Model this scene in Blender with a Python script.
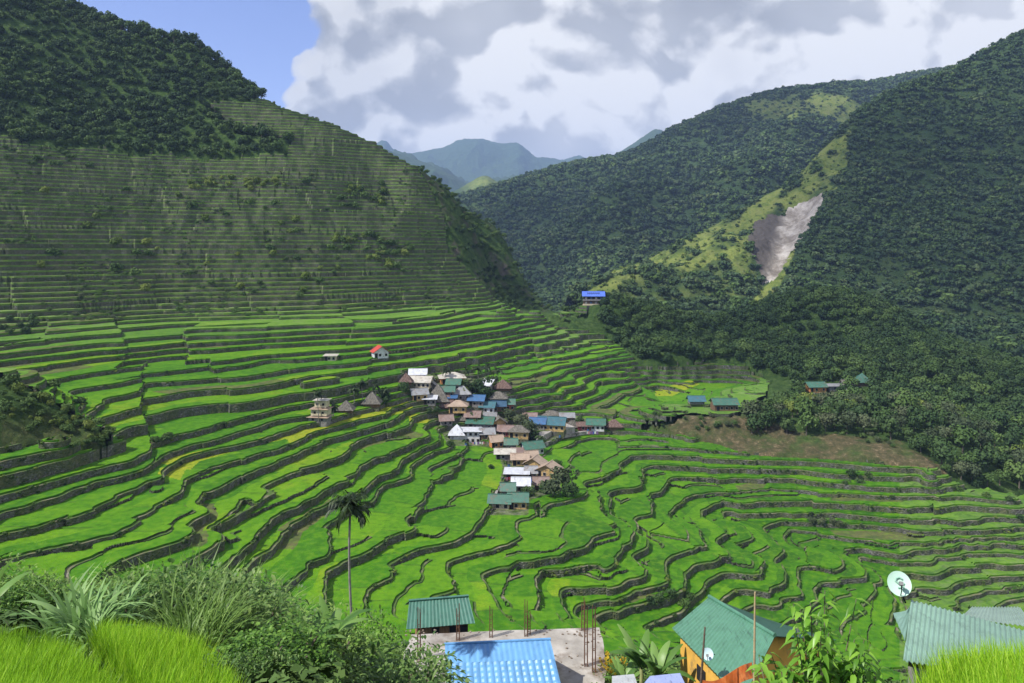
import bpy, math, random
import numpy as np
from mathutils import Vector, Matrix
random.seed(7); np.random.seed(7)
R = math.radians
for o in list(bpy.data.objects): bpy.data.objects.remove(o)
scene = bpy.context.scene
COL = scene.collection
# ---------------------------------------------------------------- camera
FPX = 740.0; HZ = 250.0; CX = 512.0
cam_d = bpy.data.cameras.new('camera'); cam = bpy.data.objects.new('camera', cam_d); COL.objects.link(cam)
cam_d.sensor_width = 36; cam_d.lens = 36*FPX/1024; cam_d.shift_y = -(341.5-HZ)/1024
cam_d.clip_start = 0.1; cam_d.clip_end = 30000
cam.location = (0, 0, 0); cam.rotation_euler = (R(90), 0, 0)
scene.camera = cam
# ---------------------------------------------------------------- light
SUN_EL, SUN_AZ = 50.0, -118.0            # azimuth measured clockwise from +Y (view direction): from the left, a little behind
sd = Vector((math.sin(R(SUN_AZ))*math.cos(R(SUN_EL)), math.cos(R(SUN_AZ))*math.cos(R(SUN_EL)), math.sin(R(SUN_EL))))
sun_d = bpy.data.lights.new('sun', 'SUN'); sun_d.energy = 5.0; sun_d.angle = R(0.6); sun_d.color = (1, .95, .86)
sun = bpy.data.objects.new('sun', sun_d); COL.objects.link(sun)
sun.rotation_euler = (-sd).to_track_quat('-Z', 'Y').to_euler(); sun.location = sd*3000
vs = scene.view_settings
scene.display_settings.display_device = 'sRGB'
vs.view_transform = 'Standard'; vs.look = 'None'; vs.gamma = 1; vs.exposure = 0.65; vs.use_curve_mapping = False
scene.render.resolution_x = 1024; scene.render.resolution_y = 683
scene.cycles.max_bounces = 5; scene.cycles.diffuse_bounces = 2; scene.cycles.glossy_bounces = 2
scene.cycles.transparent_max_bounces = 12; scene.cycles.volume_bounces = 0; scene.cycles.transmission_bounces = 2

class NT:
    """tiny node-tree helper"""
    def __init__(s, tree): s.t = tree; s.n = tree.nodes; s.l = tree.links
    def new(s, kind, **kw):
        nd = s.n.new(kind)
        for k, v in kw.items():
            setattr(nd, k, v)
        return nd
    def link(s, a, b): s.l.new(a, b)
    def math(s, op, a, b=None, c=None, clamp=False):
        nd = s.new('ShaderNodeMath', operation=op); nd.use_clamp = clamp
        for i, v in enumerate((a, b, c)):
            if v is None: continue
            if isinstance(v, (int, float)): nd.inputs[i].default_value = v
            else: s.link(v, nd.inputs[i])
        return nd.outputs[0]
    def vmath(s, op, a, b=None):
        nd = s.new('ShaderNodeVectorMath', operation=op)
        for i, v in enumerate((a, b)):
            if v is None: continue
            if isinstance(v, (tuple, list)): nd.inputs[i].default_value = v
            else: s.link(v, nd.inputs[i])
        return nd.outputs[0]
    def ramp(s, fac, stops, interp='LINEAR'):
        nd = s.new('ShaderNodeValToRGB'); cr = nd.color_ramp; cr.interpolation = interp
        while len(cr.elements) > 1: cr.elements.remove(cr.elements[-1])
        for i, (p, c) in enumerate(stops):
            e = cr.elements[0] if i == 0 else cr.elements.new(p)
            e.position = p; e.color = (c, c, c, 1) if isinstance(c, (int, float)) else (*c, 1)
        if fac is not None: s.link(fac, nd.inputs[0])
        return nd.outputs[0]
    def mix(s, fac, a, b, blend='MIX'):
        nd = s.new('ShaderNodeMix', data_type='RGBA', blend_type=blend)
        if isinstance(fac, (int, float)): nd.inputs[0].default_value = fac
        else: s.link(fac, nd.inputs[0])
        for i, v in ((6, a), (7, b)):
            if isinstance(v, (tuple, list)): nd.inputs[i].default_value = (*v[:3], 1)
            else: s.link(v, nd.inputs[i])
        return nd.outputs[2]
    def noise(s, vec, scale, detail=4, rough=.55, dist=0):
        nd = s.new('ShaderNodeTexNoise'); nd.inputs['Scale'].default_value = scale
        nd.inputs['Detail'].default_value = detail; nd.inputs['Roughness'].default_value = rough
        nd.inputs['Distortion'].default_value = dist
        if vec is not None: s.link(vec, nd.inputs['Vector'])
        return nd.outputs[0]
    def rng(s, v, a, b, c=0., d=1.):
        nd = s.new('ShaderNodeMapRange'); nd.clamp = True
        s.link(v, nd.inputs[0])
        for i, q in enumerate((a, b, c, d)): nd.inputs[i+1].default_value = q
        return nd.outputs[0]

# ---------------------------------------------------------------- world: Nishita sky with a cumulus deck
world = bpy.data.worlds.new('World'); scene.world = world; world.use_nodes = True
w = NT(world.node_tree); w.n.clear()
sky = w.new('ShaderNodeTexSky', sky_type='NISHITA'); sky.sun_disc = False
sky.sun_elevation = R(SUN_EL); sky.sun_rotation = R(SUN_AZ); sky.altitude = 1000; sky.air_density = 1.0; sky.dust_density = .4; sky.ozone_density = 2.5
tc = w.new('ShaderNodeTexCoord'); vec = w.vmath('NORMALIZE', tc.outputs['Generated'])
sx = w.new('ShaderNodeSeparateXYZ'); w.link(vec, sx.inputs[0])
az = w.math('ARCTAN2', sx.outputs[0], sx.outputs[1])          # 0 = view direction, radians
el = w.math('ARCSINE', sx.outputs[2])
def az_el_vec(dx=0., dy=0.):
    c = w.new('ShaderNodeCombineXYZ')
    w.link(w.math('ADD', az, dx), c.inputs[0]); w.link(w.math('MULTIPLY', w.math('ADD', el, dy), 1.25), c.inputs[1]); c.inputs[2].default_value = 3.7
    return c.outputs[0]
def puffs(v, scale, rnd=1.0, sm=.42):
    vo = w.new('ShaderNodeTexVoronoi', feature='SMOOTH_F1', voronoi_dimensions='2D'); vo.inputs['Scale'].default_value = scale; vo.inputs['Smoothness'].default_value = sm
    w.link(v, vo.inputs['Vector']); return w.math('SUBTRACT', 1., vo.outputs['Distance'])
def dens(dx=0., dy=0.):
    v = az_el_vec(dx, dy)
    wn = w.new('ShaderNodeTexNoise'); wn.inputs['Scale'].default_value = 5; wn.inputs['Detail'].default_value = 5; w.link(v, wn.inputs['Vector'])
    off = w.vmath('SCALE', w.vmath('SUBTRACT', wn.outputs['Color'], (.5, .5, .5))); off.node.inputs[3].default_value = .16
    v2 = w.vmath('ADD', v, off)
    a_ = puffs(v2, 5.0); b_ = puffs(v2, 12.); e_ = puffs(v2, 27.); c_ = w.noise(v, 2.4, 3, .5); f_ = w.noise(v2, 34., 6, .62)
    tot = w.math('ADD', w.math('MULTIPLY', a_, .34), w.math('MULTIPLY', b_, .24)); tot = w.math('ADD', tot, w.math('MULTIPLY', e_, .11))
    return w.math('ADD', tot, w.math('ADD', w.math('MULTIPLY', c_, .28), w.math('MULTIPLY', f_, .12)))
d0 = dens(); d1 = dens(-.022, .030)
# a clear wedge of blue on the left of the view, billowing cumulus right of it
ea = w.math('ADD', az, w.math('MULTIPLY', w.math('SUBTRACT', el, .02), -.10))
left_mask = w.rng(ea, -.385, -.225, -.42, .50)
cov = w.math('ADD', d0, left_mask)
cov = w.math('ADD', cov, w.rng(w.math('ABSOLUTE', az), .9, 1.4, 0., .15))
alpha = w.ramp(cov, [(.62, 0.), (.66, .85), (.71, 1.)])
rel = w.rng(w.math("SUBTRACT", d0, d1), -.07, .06, 0., 1.)
big = w.rng(w.noise(az_el_vec(.3, .1), 2.3, 4, .55), .38, .62, 0., 1.)
low = w.rng(el, .10, .36, 1., 0.)
val = w.math('ADD', w.math('MULTIPLY', rel, .46), w.math('ADD', w.math('MULTIPLY', big, .38), w.math('MULTIPLY', low, .14)), clamp=True)
ccol = w.ramp(val, [(.04, (.46, .48, .52)), (.30, (.64, .66, .69)), (.46, (.84, .85, .865)), (.66, (1.12, 1.12, 1.11))])
cc = w.vmath('SCALE', ccol); cc.node.inputs[3].default_value = 5.9
skyc = w.mix(1.0, sky.outputs[0], (1.3, 1.12, 1.32), 'MULTIPLY')
mixc = w.mix(alpha, skyc, cc)
bg = w.new('ShaderNodeBackground'); bg.inputs[1].default_value = .10; w.link(mixc, bg.inputs[0])
wo = w.new('ShaderNodeOutputWorld'); w.link(bg.outputs[0], wo.inputs[0])
world.cycles.sampling_method = 'MANUAL'; world.cycles.sample_map_resolution = 512
# ================================================================ helpers
def tag(o, label=None, cat=None, group=None, kind=None):
    if label: o['label'] = label
    if cat: o['category'] = cat
    if group: o['group'] = group
    if kind: o['kind'] = kind
    return o
def empty(name, loc=(0, 0, 0), rz=0, label=None, cat=None, group=None):
    o = bpy.data.objects.new(name, None); COL.objects.link(o); o.location = loc; o.rotation_euler = (0, 0, rz)
    o.empty_display_size = .5
    return tag(o, label, cat, group)
def mesh_np(name, V, faces, mat=None, parent=None, attrs=None, smooth=False, matidx=None):
    """faces: (N,3) or (N,4) int array"""
    me = bpy.data.meshes.new(name); V = np.asarray(V, np.float32); F = np.asarray(faces, np.int32)
    me.vertices.add(len(V)); me.vertices.foreach_set('co', V.ravel())
    n, k = F.shape
    me.loops.add(n*k); me.loops.foreach_set('vertex_index', F.ravel())
    me.polygons.add(n); me.polygons.foreach_set('loop_start', np.arange(0, n*k, k, dtype=np.int32))
    me.polygons.foreach_set('loop_total', np.full(n, k, np.int32))
    me.update(calc_edges=True)
    if smooth: me.polygons.foreach_set('use_smooth', np.ones(n, bool))
    if mat is not None:
        for m in (mat if isinstance(mat, (list, tuple)) else [mat]): me.materials.append(m)
    if matidx is not None: me.polygons.foreach_set('material_index', np.asarray(matidx, np.int32))
    for an, (dom, arr) in (attrs or {}).items():
        a = me.attributes.new(an, 'FLOAT', dom); a.data.foreach_set('value', np.asarray(arr, np.float32).ravel())
    o = bpy.data.objects.new(name, me); COL.objects.link(o)
    if parent is not None: o.parent = parent
    return o
class MB:
    """collects boxes, bars, sheets into one mesh"""
    def __init__(s): s.v = []; s.f = []; s.mi = []
    def add(s, vs, fs, mi=0):
        b = len(s.v); s.v += [tuple(p) for p in vs]; s.f += [tuple(i+b for i in f) for f in fs]; s.mi += [mi]*len(fs)
    def box(s, x0, x1, y0, y1, z0, z1, mi=0, M=None):
        vs = [Vector(p) for p in ((x0,y0,z0),(x1,y0,z0),(x1,y1,z0),(x0,y1,z0),(x0,y0,z1),(x1,y0,z1),(x1,y1,z1),(x0,y1,z1))]
        if M: vs = [M @ p for p in vs]
        s.add(vs, ((0,3,2,1),(4,5,6,7),(0,1,5,4),(1,2,6,5),(2,3,7,6),(3,0,4,7)), mi)
    def slab(s, pts, t, mi=0):
        """a polygon thickened by t along its normal (downwards)"""
        p = [Vector(q) for q in pts]; n = (p[1]-p[0]).cross(p[2]-p[0]).normalized()
        if n.z < 0: n = -n
        k = len(p); lo = [q-n*t for q in p]
        s.add(p+lo, [tuple(range(k)), tuple(range(2*k-1, k-1, -1))]+[(i, (i+1) % k, (i+1) % k+k, i+k) for i in range(k)], mi)
    def tube(s, pts, radii, seg=8, mi=0, cap=True):
        pts = [Vector(p) for p in pts]; n = len(pts); b = len(s.v)
        if isinstance(radii, (int, float)): radii = [radii]*n
        for i, p in enumerate(pts):
            d = (pts[min(i+1, n-1)]-pts[max(i-1, 0)]).normalized()
            u = d.cross(Vector((0, 0, 1)) if abs(d.z) < .95 else Vector((1, 0, 0))).normalized(); q = d.cross(u)
            for j in range(seg):
                a = 2*math.pi*j/seg; s.v.append(tuple(p+(u*math.cos(a)+q*math.sin(a))*radii[i]))
        for i in range(n-1):
            for j in range(seg):
                s.f.append((b+i*seg+j, b+i*seg+(j+1) % seg, b+(i+1)*seg+(j+1) % seg, b+(i+1)*seg+j)); s.mi.append(mi)
        if cap:
            s.f.append(tuple(b+j for j in range(seg))[::-1]); s.mi.append(mi)
            s.f.append(tuple(b+(n-1)*seg+j for j in range(seg))); s.mi.append(mi)
    def build(s, name, mat, parent=None, smooth=False):
        me = bpy.data.meshes.new(name); me.from_pydata(s.v, [], s.f); me.update()
        for m in (mat if isinstance(mat, (list, tuple)) else [mat]): me.materials.append(m)
        for p, k in zip(me.polygons, s.mi): p.material_index = k; p.use_smooth = smooth
        o = bpy.data.objects.new(name, me); COL.objects.link(o)
        if parent is not None: o.parent = parent
        return o
def copy_tree(o, parent=None):
    c = o.copy(); COL.objects.link(c)
    if parent is not None: c.parent = parent
    for ch in o.children: copy_tree(ch, c)
    return c
# ---- vectorised gradient noise
def _hash(ix, iy, seed):
    h = (ix.astype(np.int64)*374761393+iy.astype(np.int64)*668265263+seed*1442695041) & 0x7fffffff
    h = (h ^ (h >> 13))*1274126177 & 0x7fffffff
    return (h ^ (h >> 16)) & 0xffff
def hash01(ix, iy=None, seed=0):
    ix = np.asarray(ix); iy = np.zeros_like(ix) if iy is None else np.asarray(iy)
    return _hash(ix, iy, seed)/65535.
def pnoise(x, y, seed=0):
    x0 = np.floor(x); y0 = np.floor(y); fx = x-x0; fy = y-y0
    u = fx*fx*fx*(fx*(fx*6-15)+10); v = fy*fy*fy*(fy*(fy*6-15)+10)
    def g(ix, iy, dx, dy):
        a = _hash(ix, iy, seed)/65535.*2*np.pi; return np.cos(a)*dx+np.sin(a)*dy
    n00 = g(x0, y0, fx, fy); n10 = g(x0+1, y0, fx-1, fy); n01 = g(x0, y0+1, fx, fy-1); n11 = g(x0+1, y0+1, fx-1, fy-1)
    return (n00*(1-u)+n10*u)*(1-v)+(n01*(1-u)+n11*u)*v*1.0
def fbm(x, y, octv=4, seed=0, gain=.5, ridged=False):
    s = 0; a = 1; t = 0
    for i in range(octv):
        n = pnoise(x*2**i+17.3*i, y*2**i-9.1*i, seed+i*31)*1.5
        if ridged: n = .5-np.abs(n)
        s = s+a*n; t += a; a *= gain
    return s/t
def W(px, py, Y): return ((px-CX)/FPX*Y, Y, (HZ-py)/FPX*Y)
def PX(X, Y, Z): return CX+FPX*X/Y, HZ-FPX*Z/Y
# ---- materials
MATS = {}
def mat_base(name, rough=.85, spec=.2):
    m = bpy.data.materials.new(name); m.use_nodes = True; t = NT(m.node_tree)
    b = t.n['Principled BSDF']; b.inputs['Roughness'].default_value = rough
    b.inputs['Specular IOR Level'].default_value = spec
    MATS[name] = m
    return m, t, b
def mat_mottle(name, stops, scale=1., detail=5, rough=.85, bump=0., bscale=None, spec=.2, coord='Object', stretch=None, metallic=0, dirt=None):
    m, t, b = mat_base(name, rough, spec)
    tc = t.new('ShaderNodeTexCoord'); v = tc.outputs[coord]
    if stretch: v = t.vmath('MULTIPLY', v, stretch)
    n = t.noise(v, scale, detail); c = t.ramp(n, stops)
    if dirt:
        n2 = t.rng(t.noise(tc.outputs[coord], dirt[1], 6, .7), .52, .68); c = t.mix(n2, c, dirt[0])
    t.link(c, b.inputs['Base Color']); b.inputs['Metallic'].default_value = metallic
    if bump:
        n3 = t.noise(v, bscale or scale*3, 4); bp = t.new('ShaderNodeBump'); bp.inputs['Strength'].default_value = min(bump, 1); bp.inputs['Distance'].default_value = max(bump, .02)*.2
        t.link(n3, bp.inputs['Height']); t.link(bp.outputs[0], b.inputs['Normal'])
    return m
def c3(c, k): return tuple(x*k for x in c)
def flatmat(name, c, var=.25, scale=2., **kw):
    return mat_mottle(name, [(.3, c3(c, 1-var)), (.7, c3(c, 1+var))], scale, **kw)
# ================================================================ the amphitheatre: a smooth field fitted to terrace lip lines, cut into terraces
LIPS = {
 7: [[(690,431),(650,426),(610,423),(575,427),(540,432),(515,440),(490,443),(474,441),(464,451),(456,464),(447,473),(434,482),(428,494),(423,504),(413,512),(408,521),(407,532),(393,537),(380,543),(360,556),(345,562),(328,572)]],
 6: [[(760,441),(700,437),(640,432),(600,431),(567,434),(548,441),(530,449),(514,456),(506,466),(500,480),(497,492),(485,507),(475,519),(468,533),(458,540),(444,544),(424,547),(409,551),(395,558),(385,565),(388,578)]],
 5: [[(800,455),(740,452),(708,449),(649,446.6),(599,447),(577,450),(568,457),(564,466),(562,476),(556,490),(540,500),(530,505),(528,517),(514,520),(512,525),(516,539),(508,542),(485,550),(463,557),(450,560),(443,569),(446,580),(454,589),(430,597)]],
 4: [[(935,471),(877,467),(838,464),(799,462),(740,459),(677,456),(649,455),(630,456),(623,459),(617,465),(615,472),(612,477),(602,481),(590,486),(598,491),(603,497),(599,505),(594,515),(590,524),(587,531),(586,541),(579,549),(560,557),(542,560),(520,564),(487,569),(475,574),(477,582),(485,593),(493,603)]],
 3: [[(935,479),(877,477),(828,474),(799,471),(740,468),(706,468),(677,467),(655,466),(643,470),(644,479),(641,487),(624,490.5),(612,494),(610,505),(612,515),(625,520),(634,530),(634,538),(630,544),(622,548),(612,553),(611,562),(599,565),(575,566),(552,571),(544,577),(546,589),(548,612)]],
 2: [[(935,489),(877,488),(822,483),(789,478.6),(740,477.3),(716,478),(688,477),(677,478),(667,485),(661,490.5),(649,495),(652,500),(653,508),(652,514),(645,518),(639,523),(641,533),(637,545),(634,555),(638,561),(643,569),(638,579),(618,587),(602,589),(569,594),(565,600),(573,612)]],
 1: [[(1019,500),(980,495),(941,497),(883,496),(847,494),(799,492),(740,492),(706,493.5),(690,497),(680,504),(672,512),(673,521),(688,527),(699,536),(697,548),(688,553),(676,558),(671,567),(667,581),(649,589),(618,596),(589,602),(581,608),(583,618)]],
 0: [[(1009,509),(961,505),(931,508),(906,509),(863,504.5),(824,503.5),(769,504),(740,505),(716,505),(704,510),(704,519),(712,527),(727,530),(718,537),(716,544),(723,554),(714,562),(698,566),(690,575),(686,590),(665,600),(628,608),(608,616),(612,626)]],
 -1: [[(998,516),(967,519),(951,521),(895,518),(837,513),(807,515),(759,515),(730,513),(735,518),(750,527),(758,535),(759,541),(747,545),(737,550),(748,556),(759,560),(763,568),(757,576),(739,575),(722,574),(713,582),(705,592),(688,603)]],
 -2: [[(1013,527),(968,533),(930,530),(888,526),(843,524),(790,522),(775,527),(773,535),(784,545),(790,556),(782,563),(785,576),(783,586),(773,594),(755,592),(735,595),(722,604),(716,614)]],
 -3: [[(1019,535),(985,540),(940,543),(900,542),(856,540),(827,535),(807,536),(793,541),(800,548),(815,552),(833,557),(835,565),(825,569),(802,569),(799,578),(800,596),(784,600),(762,606)]],
 -4: [[(1020,545),(980,544),(918,549),(902,555),(856,550),(832,549),(845,558),(858,568),(861,577),(850,581),(825,584),(817,590),(815,603),(800,615)]],
 -5: [[(1020,556),(988,554),(941,557),(929,562),(902,563),(866,558),(868,568),(878,580),(879,595),(869,610),(850,625)]],
 -6: [[(1020,566),(961,567),(929,574),(905,573),(886,572),(892,585),(900,600),(895,620)]],
 -7: [[(1020,577),(961,581),(945,588),(914,586),(908,596),(915,620),(920,640)]],
 -8: [[(1020,587),(990,591),(955,598),(950,606),(960,625)]],
 8: [[(693,383),(652,381),(636,383),(634,391),(622,399),(609,408),(585,412),(560,413),(535,422)],[(452,434),(450,441),(437,452),(417,464),(412,477),(386,485),(376,497),(365,505),(348,512),(330,524),(322,536),(323,549),(325,557),(309,557),(301,571)]],
 9: [[(740,376),(690,376),(640,376),(619,380),(617,387),(603,396),(579,405),(555,408),(535,413)],[(440,430),(436,440),(424,449),(405,460),(398,470),(378,480),(362,492),(338,500),(317,510),(297,522),(285,534),(272,547),(248,567)]],
 10: [[(740,371),(660,371),(625,375),(609,380),(599,388),(579,396),(560,402),(540,406)],[(430,424),(427,436),(409,447),(384,457),(374,460),(364,467),(348,477),(328,487),(313,498),(297,507),(285,512),(270,524),(256,534),(246,547),(229,561)]],
 11: [[(740,366),(650,367),(605,373),(591,378),(585,385),(560,393),(535,399)],[(415,418),(409,424),(384,434),(362,441),(354,448),(344,456),(324.5,463),(305,469),(281.5,476),(260,487),(252,497),(247,508),(225,522),(214,527),(218,538)]],
 12: [[(700,362),(640,362),(590,370),(576,375),(560,383),(540,389),(515,395)],[(403,415),(380,426),(356,433),(328,441),(305,451),(287,458.5),(258,468),(242.5,475),(227,484),(205,495),(203,503),(211,515),(197,522),(192,532),(180,541)]],
 13: [[(640,357),(600,363),(575,370),(560,377),(540,384),(510,390)],[(410,403),(380,416),(362,420),(344,425),(317,433),(301,440),(281,449),(254,455),(231,461.5),(209,469),(188,480),(186,489),(172,500.5),(150,516),(137,521),(115,533),(78,543.5),(43,551),(0,565)]],
 14: [[(620,353),(580,362),(555,369),(530,376),(505,380)],[(345,415),(325,421),(307,425),(281.5,433),(258,441),(231,447),(209,451),(190,457),(176,463),(165,471),(163,478),(152,481),(137,489),(117,499),(78,515),(39,528),(0,536)]],
 15: [[(610,347),(570,356),(540,362),(510,369),(485,374)],[(335,409),(309,416),(278,421.5),(248,431),(219,439),(195,445),(172,453),(158,461),(144.5,469),(125,475),(98,481),(59,495),(19.5,507),(0,512)]],
 16: [[(590,342),(550,351),(520,357),(490,364),(455,371),(420,378)],[(395,388),(340,398),(309,404),(278,410),(237,420),(219,427),(180,437),(155,446),(130,458),(105.5,465),(78,473),(53,481),(0,495)]],
 17: [[(580,338),(540,347),(500,354),(470,361),(430,370),(400,376),(360,384),(317,392),(289,396),(254,402),(211,407),(180,411),(166,414),(137,421.5),(117,429),(110,438),(104,446),(88,452),(59,460.5),(23,470),(0,475)]],
 18: [[(570,333),(520,344),(480,353),(440,360),(400,365),(367,370),(336,374),(315,377),(289,384),(240,390),(195,393),(137,404),(109,413),(98,420)],[(59,444),(0,457)]],
 19: [[(570,327),(500,341),(440,352),(380,361),(340,365),(291,370),(239,378.6),(180,383.5),(156,384.5),(117,392),(86,400)]],
 20: [[(570,321),(500,336),(440,345),(380,353),(300,360),(274,361),(239,367),(195,372),(137,377),(98,383.5),(39,392)]],
 21: [[(568,317),(500,331),(440,340),(380,346),(258,355),(180,362),(137,366),(78,375),(33,381.5)]],
 22: [[(565,313),(500,324),(440,334),(380,339),(252,346),(180,351),(137,355),(98,359),(59,364),(0,371)]],
 23: [[(500,316),(440,327),(380,333),(260,340),(195,343),(137,349),(98,352),(59,356),(0,362)]],
 24: [[(503,309),(440,321),(380,328),(260,334),(195,335.6),(137,341.5),(88,345),(0,355)]],
 25: [[(440,316),(380,322),(195,329),(117,334),(68,338),(0,344)]],
 26: [[(440,309),(380,315),(176,321),(117,325),(39,332),(0,336)]],
}
_st = np.random.RandomState(5).uniform(.78, 1.22, 240); _st = _st*np.r_[np.full(49, 1.62), np.full(9, 2.), np.full(9, 1.45), np.full(173, 2.25)]; _st[56] = 2.9
_K = np.arange(-40, 201); _Z = np.r_[0, np.cumsum(_st)]; _Z = _Z-_Z[46]-66.
def zk(k): return np.interp(k, _K, _Z)
def kz(z): return np.interp(z, _Z, _K)
pts = []
for k, lines in LIPS.items():
    for ln in lines:
        for i in range(len(ln)-1):
            (x0, y0), (x1, y1) = ln[i], ln[i+1]; n = max(1, int(math.hypot(x1-x0, (y1-y0)*2)/13))
            for j in range(n+(1 if i == len(ln)-2 else 0)):
                t = j/n; px = x0+(x1-x0)*t; py = y0+(y1-y0)*t; Y = -float(zk(k))*FPX/(py-HZ)
                pts.append(((px-CX)/FPX*Y, Y, float(k)))
HILL = [  # (px, py, Y)
 (505,309,380),(540,312,392),(565,312,400),(472,285,415),(455,262,428),(446,245,435),(443,225,440),(430,195,450),(415,172,455),(380,150,465),(345,130,470),(310,118,475),(262,100,492),
 (440,290,400),(440,270,410),(400,290,388),(400,270,398),(400,250,408),(400,220,425),(380,190,445),(340,290,368),(300,290,358),(300,270,372),(300,250,386),(300,200,414),(300,160,436),(300,130,456),
 (220,290,346),(220,250,372),(220,200,404),(220,150,435),(150,290,334),(150,250,360),(150,200,392),(150,150,424),(80,290,318),(80,250,344),(80,200,374),(80,155,404),(0,300,296),(0,250,322),(0,200,354),(0,150,386),(-80,250,310),(-80,150,370),
 (0,-32,528),(-60,-60,515),(40,4,528),(-120,-60,480),(100,60,590),(30,40,610),(170,90,560),(0,80,425),(0,0,470),(-80,0,450),(62,8,518),(100,100,452),(100,22,505),(150,36,510),(150,70,482),(200,110,462),(200,50,505),(230,80,502),(-150,200,310),(-150,-50,440),(-200,300,250),
 (470,240,500),(500,245,540),(490,275,470),(520,290,500),(540,300,520),(460,205,520),(430,182,500),
 # spur left foreground
 (0,385,172),(50,400,172),(100,430,170),(60,430,160),(0,420,160),(-60,380,165),(-60,450,140),(-60,540,115),(-150,420,140),(30,372,186),
 # forest spurs right
 (592,305,425),(620,303,432),(660,312,440),(720,320,455),(770,303,475),(800,296,482),(860,306,480),(900,325,475),(925,350,465),
 (645,364,360),(650,340,400),(700,345,400),(700,362,362),(760,350,400),(830,350,410),(780,372,345),(760,385,320),
 (880,352,372),(920,348,375),(960,357,370),(1024,375,358),(1100,380,350),(815,392,318),(862,386,320),(800,405,300),(723,411,272),(695,410,280),(660,416,270),(760,418,268),(720,425,262),
 (800,425,262),(800,440,254),(870,440,250),(870,452,241),(930,462,228),(850,415,280),(900,410,285),(960,420,285),(960,450,250),(1024,430,290),(1024,480,250),(980,485,238),(1100,440,280),(1100,520,240),
 (1100,600,200),(1060,560,205),(1060,620,185),
 # slope below the camera side
]
RAW = [(-60,60,-34),(-30,60,-35),(0,60,-35),(30,60,-37),(60,60,-40),(100,60,-44),(-90,60,-33),(-60,80,-44),(-20,80,-45),(20,80,-47),(60,85,-54),(110,90,-62),(-80,100,-47),(-45,105,-54),(-20,105,-58),(10,105,-60),(45,110,-66),(90,120,-74),(130,140,-84),(-100,90,-40),
 (0,128,-68),(-28,125,-64),(40,130,-73),(-60,118,-56),
 # beyond the rims the ground falls away
 (-230,620,80),(-420,640,150),(-100,620,-20),(0,620,-110),(60,560,-110),(130,560,-110),(220,560,-100),(300,560,-110),(340,480,-110),(-420,480,140),(0,560,-80),(150,520,-90),(270,500,-90),(350,420,-90)]
for px, py, Y in HILL:
    p = W(px, py, Y); pts.append((p[0], p[1], float(kz(p[2]))))
for px, py, Y in [(505,309,380),(472,285,415),(455,262,428),(446,245,435),(443,225,440),(430,195,450),(415,172,455),(380,150,465),(345,130,470),(310,118,475),(262,100,492)]:
    p = W(px, py, Y); RAW.append((p[0]+22, p[1]+30, p[2]-(14 if px > 400 else 24))); 
    if px < 400: RAW.append((p[0]+30, p[1]+75, p[2]-75))
for X, Y, z in RAW: pts.append((X, Y, float(kz(z))))
for px, py, k in [(400,500,7.45),(395,515,7.4),(408,489,7.5),(398,527,7.3),(385,510,7.7),(455,500,6.5),(445,515,6.5),(450,488,6.7),(432,520,6.6),(560,520,4.5),(550,540,4.4),(540,530,4.6),(520,550,4.5),(480,470,6.6),(475,490,6.5)]:
    Y = -float(zk(k))*FPX/(py-HZ); pts.append(((px-CX)/FPX*Y, Y, float(k)))
P = np.array(pts); S = 100.
# drop near-duplicates
keep = []; cell = set()
for i, p in enumerate(P):
    c = (round(p[0]/1.6), round(p[1]/1.6))
    if c in cell: continue
    cell.add(c); keep.append(i)
P = P[keep]
def tps_fit(P, lam):
    A = P[:, :2]/S; d = np.sqrt(((A[:, None]-A[None])**2).sum(-1)); K = np.where(d > 0, d*d*np.log(np.maximum(d, 1e-9)), 0)
    n = len(P); Q = np.hstack([np.ones((n, 1)), A]); M = np.zeros((n+3, n+3)); M[:n, :n] = K+np.eye(n)*lam; M[:n, n:] = Q; M[n:, :n] = Q.T
    s = np.linalg.solve(M, np.r_[P[:, 2], 0, 0, 0]); return A, s
def tps_eval(fit, X, Y):
    A, s = fit; x = np.asarray(X, float).ravel()/S; y = np.asarray(Y, float).ravel()/S; out = np.empty(len(x)); n = len(A)
    for i in range(0, len(x), 20000):
        xs = x[i:i+20000, None]; ys = y[i:i+20000, None]
        r2 = (xs-A[None, :, 0])**2+(ys-A[None, :, 1])**2
        out[i:i+20000] = (.5*r2*np.log(np.maximum(r2, 1e-12))) @ s[:n]+s[n]+s[n+1]*xs[:, 0]+s[n+2]*ys[:, 0]
    return out.reshape(np.shape(X))
FIT = tps_fit(P, 2e-5)
# polar-spaced sheet, finer near the viewpoint
NU, NR = 860, 640
uu = np.linspace(-1.02, 1.02, NU); rr = np.exp(np.linspace(math.log(55.), math.log(640.), NR))
# coarse evaluation then upsample
def up(A, n, axis):
    m = A.shape[axis]; t = np.linspace(0, m-1, n); i = np.clip(np.floor(t).astype(int), 0, m-2); f = t-i
    sh = [1, 1]; sh[axis] = -1; f = f.reshape(sh)
    g = lambda k: np.take(A, np.clip(i+k, 0, m-1), axis)
    a, b, c, d = g(-1), g(0), g(1), g(2)
    return b+.5*f*(c-a+f*(2*a-5*b+4*c-d+f*(3*(b-c)+d-a)))
cu, cr = 300, 240
cU, cR = np.meshgrid(np.linspace(-1.02, 1.02, cu), np.exp(np.linspace(math.log(55.), math.log(640.), cr)))
cF = tps_eval(FIT, cU*cR, cR)
F = up(up(cF, NR, 0), NU, 1)
UU, RR = np.meshgrid(uu, rr); TX = UU*RR; TY = RR.copy()
base = F.copy()
bowl = np.clip((17-base)/3, 0, 1)                    # traced bowl keeps its lines
_gy, _gx = np.gradient(base); _gr = np.hypot(_gy/np.gradient(TY, axis=0), _gx/np.gradient(TX, axis=1)); _gr = np.clip(_gr, .02, .45)
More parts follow.
